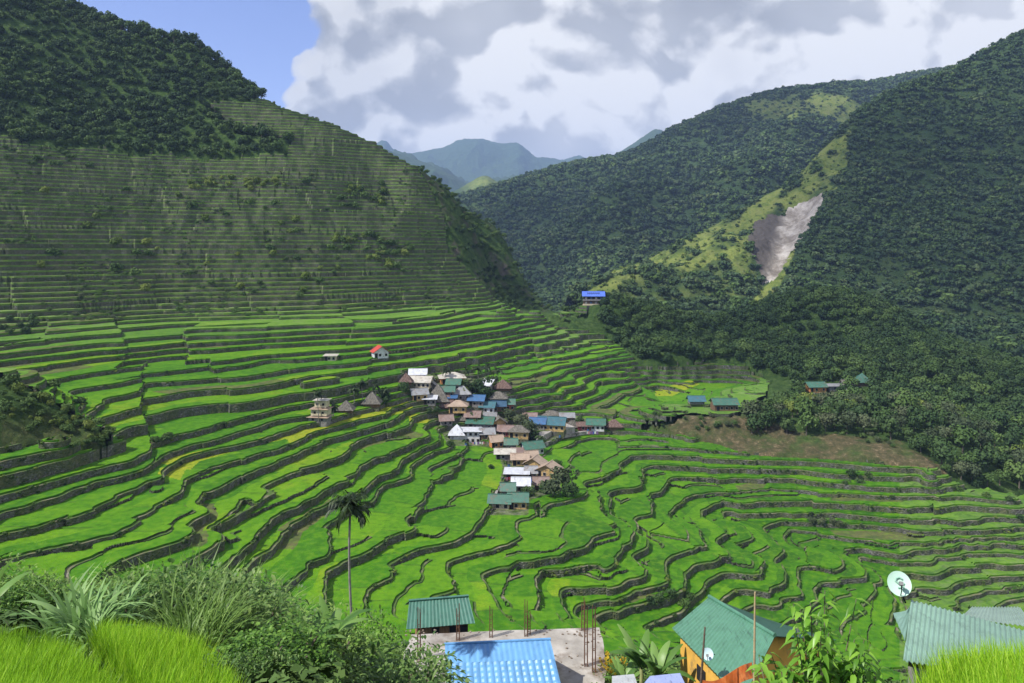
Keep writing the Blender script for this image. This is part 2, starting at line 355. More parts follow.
F += _gr*(fbm(TX/15, TY/15, 3, 5)*(1.5*bowl+2.2*(1-bowl))+fbm(TX/4., TY/4., 2, 6)*(.2+.35*bowl)*np.clip((30-base)/6, 0, 1))
# breaks where neighbouring flights of terraces do not meet
seg = UU*9.5+.35*fbm(TX/60, TY/60, 2, 9)+np.floor(base/7)*.37
F += (hash01(np.floor(seg), np.floor(base/5+.3*pnoise(TX/40, TY/40, 3)), 4)-.5)*1.3*(1-bowl)
# patchwork: neighbouring fields sit a little higher or lower than each other
_vx = TX+3*fbm(TX/18, TY/18, 2, 301); _vy = TY+3*fbm(TX/18, TY/18, 2, 302); _cs = 21.
_ci = np.floor(_vx/_cs); _cj = np.floor(_vy/_cs); _bd = np.full(TX.shape, 1e9); _bv = np.zeros(TX.shape)
for _di in (-1, 0, 1):
    for _dj in (-1, 0, 1):
        _a = _ci+_di; _b = _cj+_dj; _d = (_vx-(_a+.15+.7*hash01(_a, _b, 31))*_cs)**2+(_vy-(_b+.15+.7*hash01(_a, _b, 32))*_cs)**2
        _m = _d < _bd; _bd = np.where(_m, _d, _bd); _bv = np.where(_m, hash01(_a, _b, 33), _bv)
_px = CX+FPX*TX/TY
F += (_bv-.5)*bowl*np.where(_px > 540, .62, .34)*np.clip((14.5-base)/2, .35, 1)
def smooth_z(X, Y, k=None):
    return zk(tps_eval(FIT, np.atleast_1d(X), np.atleast_1d(Y)))
def tri_grid(nr, nu):
    i = np.arange(nr-1)[:, None]*nu+np.arange(nu-1)[None]; i = i.ravel()
    return np.vstack([np.stack([i, i+1, i+nu+1], 1), np.stack([i, i+nu+1, i+nu], 1)])
def quad_grid(nr, nu):
    i = (np.arange(nr-1)[:, None]*nu+np.arange(nu-1)[None]).ravel()
    return np.stack([i, i+1, i+nu+1, i+nu], 1)
gpx, gpy = PX(TX, TY, zk(base))
def inpoly(px, py, poly):
    r = np.zeros(np.shape(px), bool); n = len(poly); j = n-1
    for i in range(n):
        xi, yi = poly[i]; xj, yj = poly[j]
        c = ((yi > py) != (yj > py)) & (px < (xj-xi)*(py-yi)/(yj-yi+1e-12)+xi); r ^= c; j = i
    return r
# region that is terraced: everything but forest, cliff, brush slopes and the near bank
NOT_TERR = [
 [(-400,150),(0,139),(60,143),(120,150),(200,156),(280,152),(290,140),(230,125),(205,105),(262,99),(262,-300),(-400,-300)],      # upper left forest
 [(418,170),(432,190),(445,215),(448,245),(460,262),(480,285),(508,308),(575,311),(700,200),(500,100)],                           # cliff
 [(588,312),(600,330),(645,364),(700,359),(745,361),(770,380),(765,395),(745,412),(722,415),(690,412),(660,420),(640,424),(690,434),(740,452),(800,455),(870,460),(940,468),(965,486),(1000,492),(1400,500),(1400,100),(700,100),(588,290)],
 [(-300,378),(0,374),(30,386),(60,404),(95,424),(112,440),(104,452),(86,447),(60,438),(30,446),(0,450),(-300,520)],            # brush knoll
]
notm = np.zeros(F.shape, bool)
wob = 2.5*fbm(TX/12, TY/12, 2, 77)
behind = np.zeros(F.shape, bool)
for ip_, poly in enumerate(NOT_TERR): q_ = 3.2 if ip_ == 0 else 1.; notm |= inpoly(gpx+wob*q_+(9*fbm(TX/40, TY/40, 2, 78) if ip_ == 0 else 0), gpy+wob*q_, poly)
notm[TY < 112-0.0*TX] = True
# hidden ground beyond the rims
notm |= (TY > 395) & (TX > -60+(TY-395)*.2) & (zk(base) < -36.5)
notm |= (TY > 470) & (TX > -110)
ztop = zk(base)
E = []
gy, gx = np.gradient(F); dr = np.gradient(TY, axis=0); dxu = np.gradient(TX, axis=1)
Fy = gy/dr; Fx = gx/dxu; Fy = Fy-Fx*np.gradient(TX, axis=0)/dr
gF = np.hypot(Fx, Fy); gB = np.hypot(np.gradient(base, axis=0)/dr, np.gradient(base, axis=1)/dxu)
# wide fields are halved again by a low wall; steep flights are not
split = (gB < .115) & (_bv*7.31 % 1 > .22) & (base < 16); FJ = 2*F
sedge = np.zeros(F.shape)
for _a in (-2, -1, 0, 1, 2):
    for _b in (-2, -1, 0, 1, 2): sedge = np.maximum(sedge, (np.roll(np.roll(split, _a, 0), _b, 1) != split)*1.)
G = FJ-2*np.clip(gF*np.where(base > 20, .35, .62), .03, .45)
def zkk(k, sp=True):
    k = np.asarray(k, float); f = np.floor(k+1e-6); h = ((k-f) > .25) & sp
    return zk(f)+np.where(h, .36*(zk(f+1)-zk(f)), 0)
Pk = np.stack([TX.ravel(), TY.ravel(), FJ.ravel(), G.ravel(), split.ravel()*1., sedge.ravel()], 1)             # x, y, F, G
T = tri_grid(NR, NU); tm = ~(notm.ravel()[T].any(1)); T = T[tm]
tri = Pk[T]                                                    # n,3,4
def cut(tri, col, L):
    """split triangles at value L (per-triangle) of column col -> below(list of tris), above(list), segments, source idx"""
    o = np.argsort(tri[:, :, col], 1); s = np.take_along_axis(tri, o[:, :, None], 1)
    a, b, c = s[:, 0], s[:, 1], s[:, 2]; L = L[:, None]
    def ip(p, q):
        t = (L-p[:, col:col+1])/np.maximum(q[:, col:col+1]-p[:, col:col+1], 1e-9); r = p+(q-p)*np.clip(t, 0, 1); return r
    ac = ip(a, c); low = b[:, col] <= L[:, 0]
    bc = ip(b, c); ab = ip(a, b); q = np.where(low[:, None], bc, ab)
    st = lambda *x: np.stack(x, 1)
    lo1 = np.where(low[:, None, None], st(a, b, bc), st(a, ab, ac)); lo2 = st(a, bc, ac)[low]
    hi1 = np.where(low[:, None, None], st(ac, bc, c), st(ab, b, c)); hi2 = st(ab, c, ac)[~low]
    idx = np.arange(len(tri))
    return (np.concatenate([lo1, lo2]), np.r_[idx, idx[low]]), (np.concatenate([hi1, hi2]), np.r_[idx, idx[~low]]), (ac, q)
flat_t, flat_l, walls = [], [], []
cur = tri
for it in range(26):
    if not len(cur): break
    mn = cur[:, :, 2].min(1); mx = cur[:, :, 2].max(1); L = np.floor(mn+1e-6)+1; cross = mx > L+1e-5
    flat_t.append(cur[~cross]); flat_l.append(L[~cross]-1)
    c = cur[cross]; Lc = L[cross]
    if not len(c): break
    (lo, li), (hi, hi_i), (p, q) = cut(c, 2, Lc)
    flat_t.append(lo); flat_l.append((Lc-1)[li]); walls.append(np.concatenate([p[:, :2], q[:, :2], Lc[:, None], (p[:, 4:5]+q[:, 4:5])/2], 1))
    cur = hi
FT = np.concatenate(flat_t); FL = np.concatenate(flat_l); WL = np.concatenate(walls)
area = np.abs(np.cross(FT[:, 1, :2]-FT[:, 0, :2], FT[:, 2, :2]-FT[:, 0, :2])); k_ = area > 1e-5; FT = FT[k_]; FL = FL[k_]
WL = WL[(WL[:, 4] % 2 == 0) | (WL[:, 5] > .5)]; merged = (FL % 2 == 1) & (FT[:, :, 4].mean(1) <= .5)
# the lip (dike) and the crop inside it
mn = FT[:, :, 3].min(1); mx = FT[:, :, 3].max(1)
allrice = (mn >= FL) | merged; alldike = (mx <= FL) & ~merged; mid = ~(allrice | alldike)
(lo, li), (hi, hi_i), (p, q) = cut(FT[mid], 3, FL[mid])
rice_t = np.concatenate([FT[allrice], hi]); rice_l = np.r_[FL[allrice], FL[mid][hi_i]]
dike_t = np.concatenate([FT[alldike], lo]); dike_l = np.r_[FL[alldike], FL[mid][li]]
rim = np.concatenate([p[:, :2], q[:, :2], FL[mid][:, None]], 1)
rice_sp = rice_t[:, :, 4].mean(1) > .5; dike_sp = dike_t[:, :, 4].mean(1) > .5; rim_sp = (p[:, 4]+q[:, 4])/2 > .5; wl_sp = WL[:, 5] > .5
sk_r = rice_t[(rice_l % 2 == 1) & rice_sp & (rice_t[:, :, 5].max(1) > 0)]; sk_rl = rice_l[(rice_l % 2 == 1) & rice_sp & (rice_t[:, :, 5].max(1) > 0)]/2
sk_d = dike_t[(dike_l % 2 == 1) & dike_sp & (dike_t[:, :, 5].max(1) > 0)]; sk_dl = dike_l[(dike_l % 2 == 1) & dike_sp & (dike_t[:, :, 5].max(1) > 0)]/2
rice_l = rice_l/2; dike_l = dike_l/2; rim[:, 4] /= 2; WL[:, 4] /= 2
def soup(t, z):
    V = np.concatenate([t[:, :, :2], np.repeat(z[:, None, None], 3, 1)], 2)
    n = np.cross(V[:, 1]-V[:, 0], V[:, 2]-V[:, 0])[:, 2] < 0; V[n] = V[n][:, ::-1]
    return V.reshape(-1, 3), np.arange(len(V)*3).reshape(-1, 3)
def wallsoup(w, zlo, zhi):
    n = len(w); V = np.empty((n, 4, 3)); V[:, 0, :2] = w[:, :2]; V[:, 1, :2] = w[:, 2:4]; V[:, 2, :2] = w[:, 2:4]; V[:, 3, :2] = w[:, :2]
    V[:, :2, 2] = zlo[:, None] if zlo.ndim == 1 else zlo; V[:, 2:, 2] = zhi[:, None] if zhi.ndim == 1 else zhi
    return V.reshape(-1, 3), np.arange(n*4).reshape(-1, 4)
RICE_H = .38
def rh(l): return RICE_H+np.clip((l-21)/6, 0, 1)*.35
# --- per-field tone
def field_attr(c, lv):
    """tone per field: 0 deep green .. 1 yellow ; -1 fallow"""
    ang = np.arctan2(c[:, 0]-55, c[:, 1]-150)
    lvw = hash01((lv*2).astype(int), None, 3)
    cellw = np.where(lv > 18, .14, .20)
    cid = np.floor(ang/cellw+lvw*5)
    h = hash01((lv*2).astype(int)*7+13, cid.astype(int)+50, 8)
    dpart = np.abs((ang/cellw+lvw*5)-np.round(ang/cellw+lvw*5))*cellw*np.hypot(c[:, 0]-55, c[:, 1]-150)
    return h, dpart
c = rice_t[:, :, :2].mean(1); h, dpart = field_attr(c, rice_l)
rz = zkk(rice_l, rice_sp)+rh(rice_l)
rice_l = np.where(rice_sp, rice_l, np.floor(rice_l+1e-6))
cpx, cpy = PX(c[:, 0], c[:, 1], rz)
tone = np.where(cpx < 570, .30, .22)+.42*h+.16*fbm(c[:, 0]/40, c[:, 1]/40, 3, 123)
YEL = [[(190,470),(155,462),(180,455),(250,441),(300,426),(318,420),(325,425),(312,432),(290,438),(245,448),(200,461)],[(286,438),(330,425),(380,405),(408,398),(418,402),(408,412),(370,420),(320,432),(290,444)],
 [(408,415),(440,411),(450,416),(432,423),(410,423)],[(655,390),(690,380),(700,384),(672,396),(655,396)],[(160,468),(190,462),(180,480),(158,474)]]
for poly in YEL: tone[inpoly(cpx, cpy, poly)] = .88
hillf = np.clip((rice_l-21)/9, 0, 1)
fal = (h < .30*hillf+.03) & (rice_l > -20)
right = (cpx > 740) & (rice_l < 7)
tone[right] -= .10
FALLOW = [[(830,530),(925,532),(920,540),(840,540)],[(735,486),(770,478),(762,490),(740,492)],[(762,540),(785,540),(788,552),(765,552)],[(640,355),(760,355),(760,383),(700,374),(650,368)]]
for poly in FALLOW[:2]+FALLOW[3:]: fal |= inpoly(cpx, cpy, poly)
VILLAGE = [(400,370),(440,368),(470,372),(512,386),(518,412),(560,414),(622,425),(625,436),(592,433),(560,441),(537,452),(530,462),(556,474),(562,490),(530,500),(528,515),(488,515),(498,490),(503,468),(497,448),(475,446),(448,446),(440,428),(414,408),(402,395)]
yard = inpoly(cpx, cpy, VILLAGE) & ~inpoly(cpx, cpy, [(405,390),(440,392),(440,400),(408,400)])
kindv = np.where(fal, 1., 0.)
yardv = np.where(yard, 1., 0.)
part = np.clip(1-dpart/.45, 0, 1)*(rice_l < 22)*(hash01((rice_l*2).astype(int), None, 21) > .35)
# ---------------------------------------------------------------- materials of the slopes
def geo_pos(t):
    g = t.new('ShaderNodeNewGeometry'); return g.outputs['Position']
def attr(t, name):
    a = t.new('ShaderNodeAttribute'); a.attribute_name = name; return a.outputs['Fac']
m_rice, t, b = mat_base('rice_leaves', .75, .15)
pos = geo_pos(t); tn = attr(t, 'tone'); wd = attr(t, 'wild'); fl = attr(t, 'fallow'); pt = attr(t, 'part')
n1 = t.noise(pos, .22, 5, .6); n2 = t.noise(pos, 2.2, 4, .7)
tt = t.math('ADD', tn, t.math('MULTIPLY', t.math('SUBTRACT', n1, .5), .35))
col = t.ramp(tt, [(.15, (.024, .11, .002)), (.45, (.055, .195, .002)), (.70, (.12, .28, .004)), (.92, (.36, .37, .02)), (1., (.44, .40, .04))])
weeds = t.ramp(t.noise(pos, .16, 5, .7), [(.30, (.07, .11, .035)), (.42, (.17, .22, .09)), (.52, (.19, .30, .06)), (.60, (.28, .29, .16)), (.75, (.13, .17, .06))])
wm = t.math('MULTIPLY', wd, t.rng(t.noise(pos, .035, 3), .36, .56, .78, 1.0))
col = t.mix(wm, col, weeds)
falc = t.ramp(n1, [(.3, (.07, .085, .035)), (.6, (.14, .12, .055)), (.75, (.10, .13, .04))])
col = t.mix(fl, col, falc)
yardc = t.ramp(t.noise(pos, .45, 6, .7), [(.30, (.025, .05, .012)), (.45, (.07, .075, .035)), (.55, (.15, .135, .11)), (.70, (.24, .22, .19))])
col = t.mix(attr(t, 'yard'), col, yardc)
col = t.mix(t.math('MULTIPLY', pt, .75), col, (.03, .07, .012))
n4 = t.noise(pos, .55, 6, .75)
col = t.mix(t.rng(n4, .48, .70, .0, .75), col, (.16, .30, .012))
col = t.mix(t.rng(n4, .50, .30, .0, .7), col, (.018, .075, .004))
col = t.mix(t.rng(n2, .35, .68, .0, .5), col, (.03, .085, .006))
t.link(col, b.inputs['Base Color'])
bp = t.new('ShaderNodeBump'); bp.inputs['Strength'].default_value = .6; bp.inputs['Distance'].default_value = .25; t.link(n2, bp.inputs['Height']); t.link(bp.outputs[0], b.inputs['Normal'])

m_wall, t, b = mat_base('dry_stone_wall', .95, .1)
pos = geo_pos(t); wd = attr(t, 'wild')
v = t.vmath('MULTIPLY', pos, (1, 1, 1.4))
vo = t.new('ShaderNodeTexVoronoi'); vo.inputs['Scale'].default_value = 2.1; t.link(v, vo.inputs['Vector'])
stone = t.ramp(vo.outputs['Color'], [(.1, (.11, .108, .10)), (.5, (.21, .207, .19)), (.9, (.40, .395, .37))])
crack = t.rng(vo.outputs['Distance'], .0, .38, 0., .6)
stone = t.mix(crack, stone, (.05, .048, .04))
moss = t.rng(t.noise(t.vmath('MULTIPLY', pos, (1, 1, .6)), .33, 6, .72), .40, .56)
moss = t.math('MAXIMUM', moss, t.math('MULTIPLY', wd, t.rng(t.noise(pos, .5, 5, .7), .33, .55)))
mossc0 = t.ramp(t.noise(pos, 1.4, 4), [(.3, (.040, .058, .02)), (.5, (.085, .105, .04)),(.7, (.15, .145, .075))])
mossc = t.mix(wd, mossc0, t.ramp(t.noise(pos, .12, 6, .7), [(.3, (.035, .055, .02)), (.46, (.065, .085, .035)), (.56, (.11, .11, .07)), (.66, (.06, .10, .03))]))
colw = t.mix(t.math('MULTIPLY', moss, .85), stone, mossc)
t.link(colw, b.inputs['Base Color'])
bp = t.new('ShaderNodeBump'); bp.inputs['Strength'].default_value = .8; bp.inputs['Distance'].default_value = .25; t.link(vo.outputs['Distance'], bp.inputs['Height']); bp.invert = True; t.link(bp.outputs[0], b.inputs['Normal'])

m_dike, t, b = mat_base('earth_dike', .95, .1)
pos = geo_pos(t)
cd = t.ramp(t.noise(pos, .25, 6, .7), [(.32, (.03, .065, .012)), (.48, (.07, .12, .03)), (.60, (.15, .145, .085)), (.72, (.26, .25, .20))])
t.link(cd, b.inputs['Base Color'])

m_slope, t, b = mat_base('brushy_ground', .95, .1)
pos = geo_pos(t); br = attr(t, 'brown')
g = t.ramp(t.noise(pos, .35, 6, .72), [(.28, (.015, .036, .010)), (.5, (.038, .074, .017)), (.7, (.085, .13, .035))])
br_c = t.ramp(t.noise(pos, .5, 6, .75), [(.3, (.035, .045, .018)), (.50, (.085, .075, .038)), (.60, (.14, .11, .06)), (.70, (.33, .27, .17))])
rock = t.ramp(t.noise(t.vmath('MULTIPLY', pos, (1, 1, .3)), .12, 7, .75), [(.3, (.03, .028, .025)), (.5, (.07, .062, .052)), (.7, (.13, .12, .10))])
bm = t.math('MULTIPLY', br, t.rng(t.noise(pos, .12, 4), .3, .55))
colg = t.mix(bm, g, br_c)
colg = t.mix(t.math('MULTIPLY', attr(t, 'rock'), t.rng(t.noise(pos, .07, 5, .7), .50, .66)), colg, rock)
t.link(colg, b.inputs['Base Color'])
bp = t.new('ShaderNodeBump'); bp.inputs['Strength'].default_value = 1; bp.inputs['Distance'].default_value = .8; t.link(t.noise(pos, .6, 6, .7), bp.inputs['Height']); t.link(bp.outputs[0], b.inputs['Normal'])

# ---------------------------------------------------------------- meshes of the slopes
V, Fc = soup(rice_t, rz); n0 = len(Fc)
wildv = np.clip((rice_l-22)/7, 0, 1); wildv = np.maximum(wildv, np.where((cpx > 900) & (rice_l < 8), .45, 0)); wildv = np.maximum(wildv, ((cpx > 660) & (rice_l > 8)&(rice_l<25))*.5)
wildv = np.maximum(wildv, np.clip((cpx-520)/60, 0, 1)*(rice_l > 15)*.8)
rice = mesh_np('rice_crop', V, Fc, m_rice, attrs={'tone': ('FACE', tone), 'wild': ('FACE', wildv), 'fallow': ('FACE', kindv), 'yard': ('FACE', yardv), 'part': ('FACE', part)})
tag(rice, 'young green rice standing in the flooded terrace fields', 'rice', kind='stuff')
def skirts(t, k, lift):
    a = np.concatenate([np.concatenate([t[:, i, :2], t[:, (i+1) % 3, :2], k[:, None], lift*np.ones((len(t), 1))], 1) for i in range(3)]); return a
SK = np.concatenate([skirts(sk_r, sk_rl, RICE_H-.02), skirts(sk_d, sk_dl, -.01)])
VS, FS = wallsoup(SK, zk(np.floor(SK[:, 4]+1e-6))-.05, zkk(SK[:, 4])+SK[:, 5])
o = mesh_np('terrace_walls', VS, FS, m_wall, attrs={'wild': ('FACE', np.full(len(FS), .5))}); tag(o, kind='structure')
V1, F1 = wallsoup(WL, zkk(WL[:, 4]-.5, wl_sp)-.02, zkk(WL[:, 4])+0.0)
lean = None
o = mesh_np('terrace_walls', V1, F1, m_wall, attrs={'wild': ('FACE', np.clip((WL[:, 4]-18)/8, 0, 1))}); tag(o, kind='structure')
V2, F2 = soup(dike_t, zkk(dike_l, dike_sp)); o = mesh_np('terrace_dikes', V2, F2, m_dike); tag(o, kind='structure')
c2 = (rim[:, :2]+rim[:, 2:4])/2; h2, _ = field_attr(c2, rim[:, 4])
V3, F3 = wallsoup(rim, zkk(rim[:, 4], rim_sp)-.01, zkk(rim[:, 4], rim_sp)+rh(rim[:, 4]))
o3 = mesh_np('rice_crop_edge', V3, F3, m_rice, attrs={'tone': ('FACE', .25+.3*h2), 'wild': ('FACE', np.clip((rim[:, 4]-22)/7, 0, 1)*.9)})
tag(o3, 'outer row of rice stems along the terrace lips', 'rice', kind='stuff')
# smooth ground: hillside outside the terraces, tucked under them elsewhere
sub = (slice(None, None, 2), slice(None, None, 2))
bx, by = TX[sub], TY[sub]; bz = zk(base[sub]); nm = notm[sub]
bz = bz+np.where(nm, .9*fbm(bx/9, by/9, 3, 12), 0)
near_terr = ~nm
k3 = near_terr.copy()
bz = np.where(nm, bz-.6, bz-4.5)
bqx, bqy = gpx[sub], gpy[sub]
brown = inpoly(bqx, bqy, [(630,415),(700,410),(760,415),(800,432),(850,434),(900,440),(950,470),(940,474),(860,464),(740,455),(690,440)])*1.
brown = np.maximum(brown, inpoly(bqx, bqy, [(0,404),(60,412),(100,430),(104,452),(60,445),(0,455)])*.35)
rockm = inpoly(bqx, bqy, [(418,165),(432,190),(448,215),(452,262),(508,310),(575,312),(560,280),(500,200)])*1.
# gentle gully relief on the cliff
bz = bz-rockm*4*np.abs(fbm(bx/14, by/40, 3, 44))
ground = mesh_np('hillside', np.stack([bx.ravel(), by.ravel(), bz.ravel()], 1), quad_grid(*bx.shape), m_slope, smooth=True,
                 attrs={'brown': ('POINT', brown), 'rock': ('POINT', rockm)})
tag(ground, kind='structure')

def interp_grid(X, Y, A):
    X = np.asarray(X, float); Y = np.asarray(Y, float)
    u = (X/Y+1.02)/2.04*(NU-1); v = (np.log(Y)-math.log(55.))/(math.log(640.)-math.log(55.))*(NR-1)
    i = np.clip(np.round(v).astype(int), 0, NR-1); j = np.clip(np.round(u).astype(int), 0, NU-1); return A[i, j]
ZT = np.where(notm, zk(base)-.2, zkk(np.floor(FJ+1e-6)/2, split))
def ground_z(X, Y): return float(interp_grid(X, Y, ZT))
def hit(px, py, ymin=70, ymax=560):
    """first point of the terraced hillside seen at a place of the photograph"""
    Ys = np.exp(np.linspace(math.log(ymin), math.log(ymax), 1500)); X = (px-CX)/FPX*Ys; Z = (HZ-py)/FPX*Ys
    g = interp_grid(X, Ys, ZT); k = np.nonzero(Z <= g)[0]
    i = k[0] if len(k) else len(Ys)-1
    return float(X[i]), float(Ys[i]), float(g[i])
# ================================================================ mountains
def catmull(A, n, axis):
    return up(A, n, axis)
def lattice(rows, nu, nv):
    A = np.array([[W(*p) for p in r] for r in rows], float)
    out = np.stack([up(up(A[:, :, i], nv, 0), nu, 1) for i in range(3)], 2)
    return out
m_for, t, b = mat_base('forest_floor', .95, .1)
pos = geo_pos(t)
gcol = t.ramp(t.noise(pos, .05, 7, .72), [(.3, (.018, .038, .014)), (.5, (.032, .06, .02)), (.7, (.06, .09, .03))])
sunlit_grassc = t.ramp(t.noise(pos, .06, 8, .78), [(.3, (.035, .065, .016)), (.45, (.10, .14, .03)), (.55, (.17, .20, .05)), (.7, (.13, .14, .06))])
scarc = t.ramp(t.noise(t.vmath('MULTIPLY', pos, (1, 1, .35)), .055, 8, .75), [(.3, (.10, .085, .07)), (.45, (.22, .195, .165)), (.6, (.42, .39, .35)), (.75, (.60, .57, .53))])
cg = t.mix(attr(t, 'grass'), gcol, sunlit_grassc)  # grass mask holds real grass and sunlight painted on forest and summits
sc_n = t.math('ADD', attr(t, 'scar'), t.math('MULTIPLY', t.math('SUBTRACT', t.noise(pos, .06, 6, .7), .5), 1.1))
cg = t.mix(t.rng(sc_n, .45, .6), cg, t.mix(attr(t, 'dark'), scarc, (.085, .075, .066)))  # dark mask paints shade into the scar rock
t.link(cg, b.inputs['Base Color'])
bp = t.new('ShaderNodeBump'); bp.inputs['Strength'].default_value = 1; bp.inputs['Distance'].default_value = 5; t.link(t.noise(pos, .07, 7, .7), bp.inputs['Height']); t.link(bp.outputs[0], b.inputs['Normal'])
MT = {}
def mountain(name, rows, nu, nv, amp, wl, seed, masks=None, post=None, fmin=.14):
    G_ = lattice(rows, nu, nv); X, Y, Z = G_[..., 0], G_[..., 1], G_[..., 2]
    px, py = PX(X, Y, Z)
    e = np.clip(np.linspace(0, 1, nv)[:, None]*len(rows), 0, 1)*np.ones((1, nu))
    v = np.linspace(0, len(rows)-1, nv)[:, None]*np.ones((1, nu))   # row coordinate: 0 back, 1 ridge, ...
    fade = np.clip(np.abs(v-1)*1.6, fmin, 1)
    Z = Z+amp*fade*(fbm(X/wl, Y/wl, 6, seed, .5, True)-.12)
    if post is not None: X, Y, Z = post(X, Y, Z, px, py, v)
    px, py = PX(X, Y, Z)
    at = {}
    for an in ('grass', 'scar', 'dark'):
        at[an] = ('POINT', (masks[an](px, py, v, X, Y) if masks and an in masks else np.zeros(X.shape)))
    o = mesh_np(name, np.stack([X.ravel(), Y.ravel(), Z.ravel()], 1), quad_grid(nv, nu), m_for, smooth=True, attrs=at)
    tag(o, kind='structure'); MT[name] = (X, Y, Z, px, py, v, {k: a[1] for k, a in at.items()})
    return o
# middle mountain across the side valley
r0 = [(380,215,2300),(455,215,2300),(540,200,2300),(640,180,2300),(700,160,2250),(760,140,2250),(850,120,2350),(940,110,2500),(1060,100,2600)]
r1 = [(380,210,1700),(455,199,1700),(540,177,1700),(640,154,1700),(700,124,1650),(760,95,1650),(850,88,1750),(935,73,1900),(1060,60,2000)]
r2 = [(380,240,1450),(455,230,1450),(540,215,1450),(630,200,1400),(700,175,1350),(775,148,1380),(860,130,1500),(950,120,1700),(1060,110,1800)]
r3 = [(380,270,1200),(455,265,1200),(530,258,1200),(600,240,1100),(690,225,1100),(780,200,1150),(870,180,1300),(960,180,1500),(1060,180,1600)]
r4 = [(380,330,950),(455,330,950),(540,325,930),(600,315,900),(700,300,900),(800,290,1000),(880,270,1100),(970,260,1300),(1060,260,1400)]
r5 = [(380,430,820),(455,430,820),(540,430,800),(600,430,800),(700,420,800),(800,400,900),(880,360,1000),(970,340,1200),(1060,340,1300)]
def spur(X, Y, Z, px, py, v):
    # a nearer shoulder running down to the left from the summit
    def ln(px, py, a, b):
        ax, ay = a; bx_, by_ = b; L = math.hypot(bx_-ax, by_-ay); t_ = ((px-ax)*(bx_-ax)+(py-ay)*(by_-ay))/L/L
        d = (-(px-ax)*(by_-ay)+(py-ay)*(bx_-ax))/L
        return np.clip(t_, 0, 1), d, (t_ > -.1) & (t_ < 1.1)
    for a, b, h, wd_ in (((715,130), (575,262), 42, 26), ((600,170), (500,240), 24, 22), ((850,105), (700,240), 40, 26)):
        t_, d, ok = ln(px, py, a, b)
        Z = Z+h*np.sin(np.pi*np.clip(t_*.9+.08, 0, 1))*np.exp(-(d/wd_)**2)*ok
    return X, Y, Z
mountain('forested_mountain', [r0, r1, r2, r3, r4, r5], 300, 240, 95, 380, 3,
         {'grass': lambda px, py, v, X, Y: np.clip(np.exp(-((px-790)/60)**2-((py-108)/14)**2)*.8*(v > .9)+.6*inpoly(px+14*fbm(X/60, Y/60, 3, 5), py, [(810,92),(850,97),(870,112),(840,125),(815,112)]), 0, 1)}, spur)  # sunlight on the summit painted in as a pale grassy patch
# right mountain with the landslide scar
q0 = [(560,330,820),(600,300,860),(650,290,900),(700,280,950),(760,250,1000),(800,230,1030),(835,200,1060),(865,170,1080),(910,140,1100),(960,120,1120),(1040,90,1150),(1200,60,1200)]
q1 = [(565,306,690),(608,276,740),(650,258,780),(700,233,830),(752,203,870),(792,182,900),(822,152,930),(855,118,960),(900,90,980),(955,70,1000),(1030,31,1020),(1200,-40,1040)]
q2 = [(572,312,650),(618,286,690),(662,272,715),(708,252,750),(757,235,770),(800,217,800),(836,190,840),(872,165,860),(915,145,880),(970,128,900),(1040,100,910),(1200,60,920)]
q3 = [(580,320,600),(632,300,620),(678,290,640),(722,282,660),(766,272,670),(806,262,690),(845,245,720),(885,235,740),(930,225,750),(980,215,760),(1045,200,760),(1200,190,760)]
q4 = [(585,345,560),(640,325,560),(690,320,560),(740,318,565),(785,318,570),(825,315,580),(870,312,600),(910,310,610),(950,310,610),(1000,310,600),(1055,310,590),(1200,310,580)]
q5 = [(585,420,500),(640,400,500),(690,400,490),(740,400,490),(785,400,500),(825,400,510),(870,400,510),(910,400,500),(950,400,490),(1000,400,480),(1055,400,470),(1200,400,460)]
SCAR = [(748,238),(756,222),(772,216),(788,211),(802,203),(824,193),(820,210),(812,226),(803,240),(793,252),(783,268),(776,282),(764,286),(760,270),(752,256)]
def scar_in(px, py, v, X, Y): return inpoly(px+7*fbm(X/14, Y/14, 4, 61), py+7*fbm(X/14, Y/14, 4, 62), SCAR)*1.
def scar_shade(px, py, v, X, Y): return np.clip((783-px-.25*(py-230))/10+.5*fbm(X/15, Y/15, 3, 2), 0, 1)  # left part of the scar darkened as painted shade
def sunlit_grass(px, py, v, X, Y):
    lit = np.clip(fbm(X/22, Y/22, 4, 91)*1.3+.55, 0, 1)*inpoly(px+6*fbm(X/20, Y/20, 3, 6), py+5*fbm(X/20, Y/20, 3, 8), [(600,300),(640,268),(690,262),(760,240),(756,270),(765,292),(740,300),(690,298),(640,305)])*.75+inpoly(px+16*fbm(X/25, Y/25, 4, 6), py+12*fbm(X/25, Y/25, 4, 8), [(560,310),(612,268),(700,226),(760,196),(795,176),(830,138),(850,130),(846,160),(832,190),(805,212),(770,222),(752,246),(735,256),(690,270),(650,266),(610,290)])  # first patch paints sunlit forest pale, second is the sunlit grassy ridge
    tongue = inpoly(px, py, [(788,250),(796,250),(780,285),(762,308),(750,300),(770,282)])
    return np.clip((lit*.95)*np.clip(fbm(X/26, Y/26, 4, 93)*1.8+.85, 0, 1)+tongue*1., 0, 1)
def hollow(X, Y, Z, px, py, v):
    g = np.exp(-((px-790-.5*(235-py))/24)**2-((py-240)/42)**2); return X, Y, Z-16*g
mountain('landslide_mountain', [q0, q1, q2, q3, q4, q5], 420, 300, 70, 240, 11, {'grass': sunlit_grass, 'scar': scar_in, 'dark': scar_shade}, hollow)
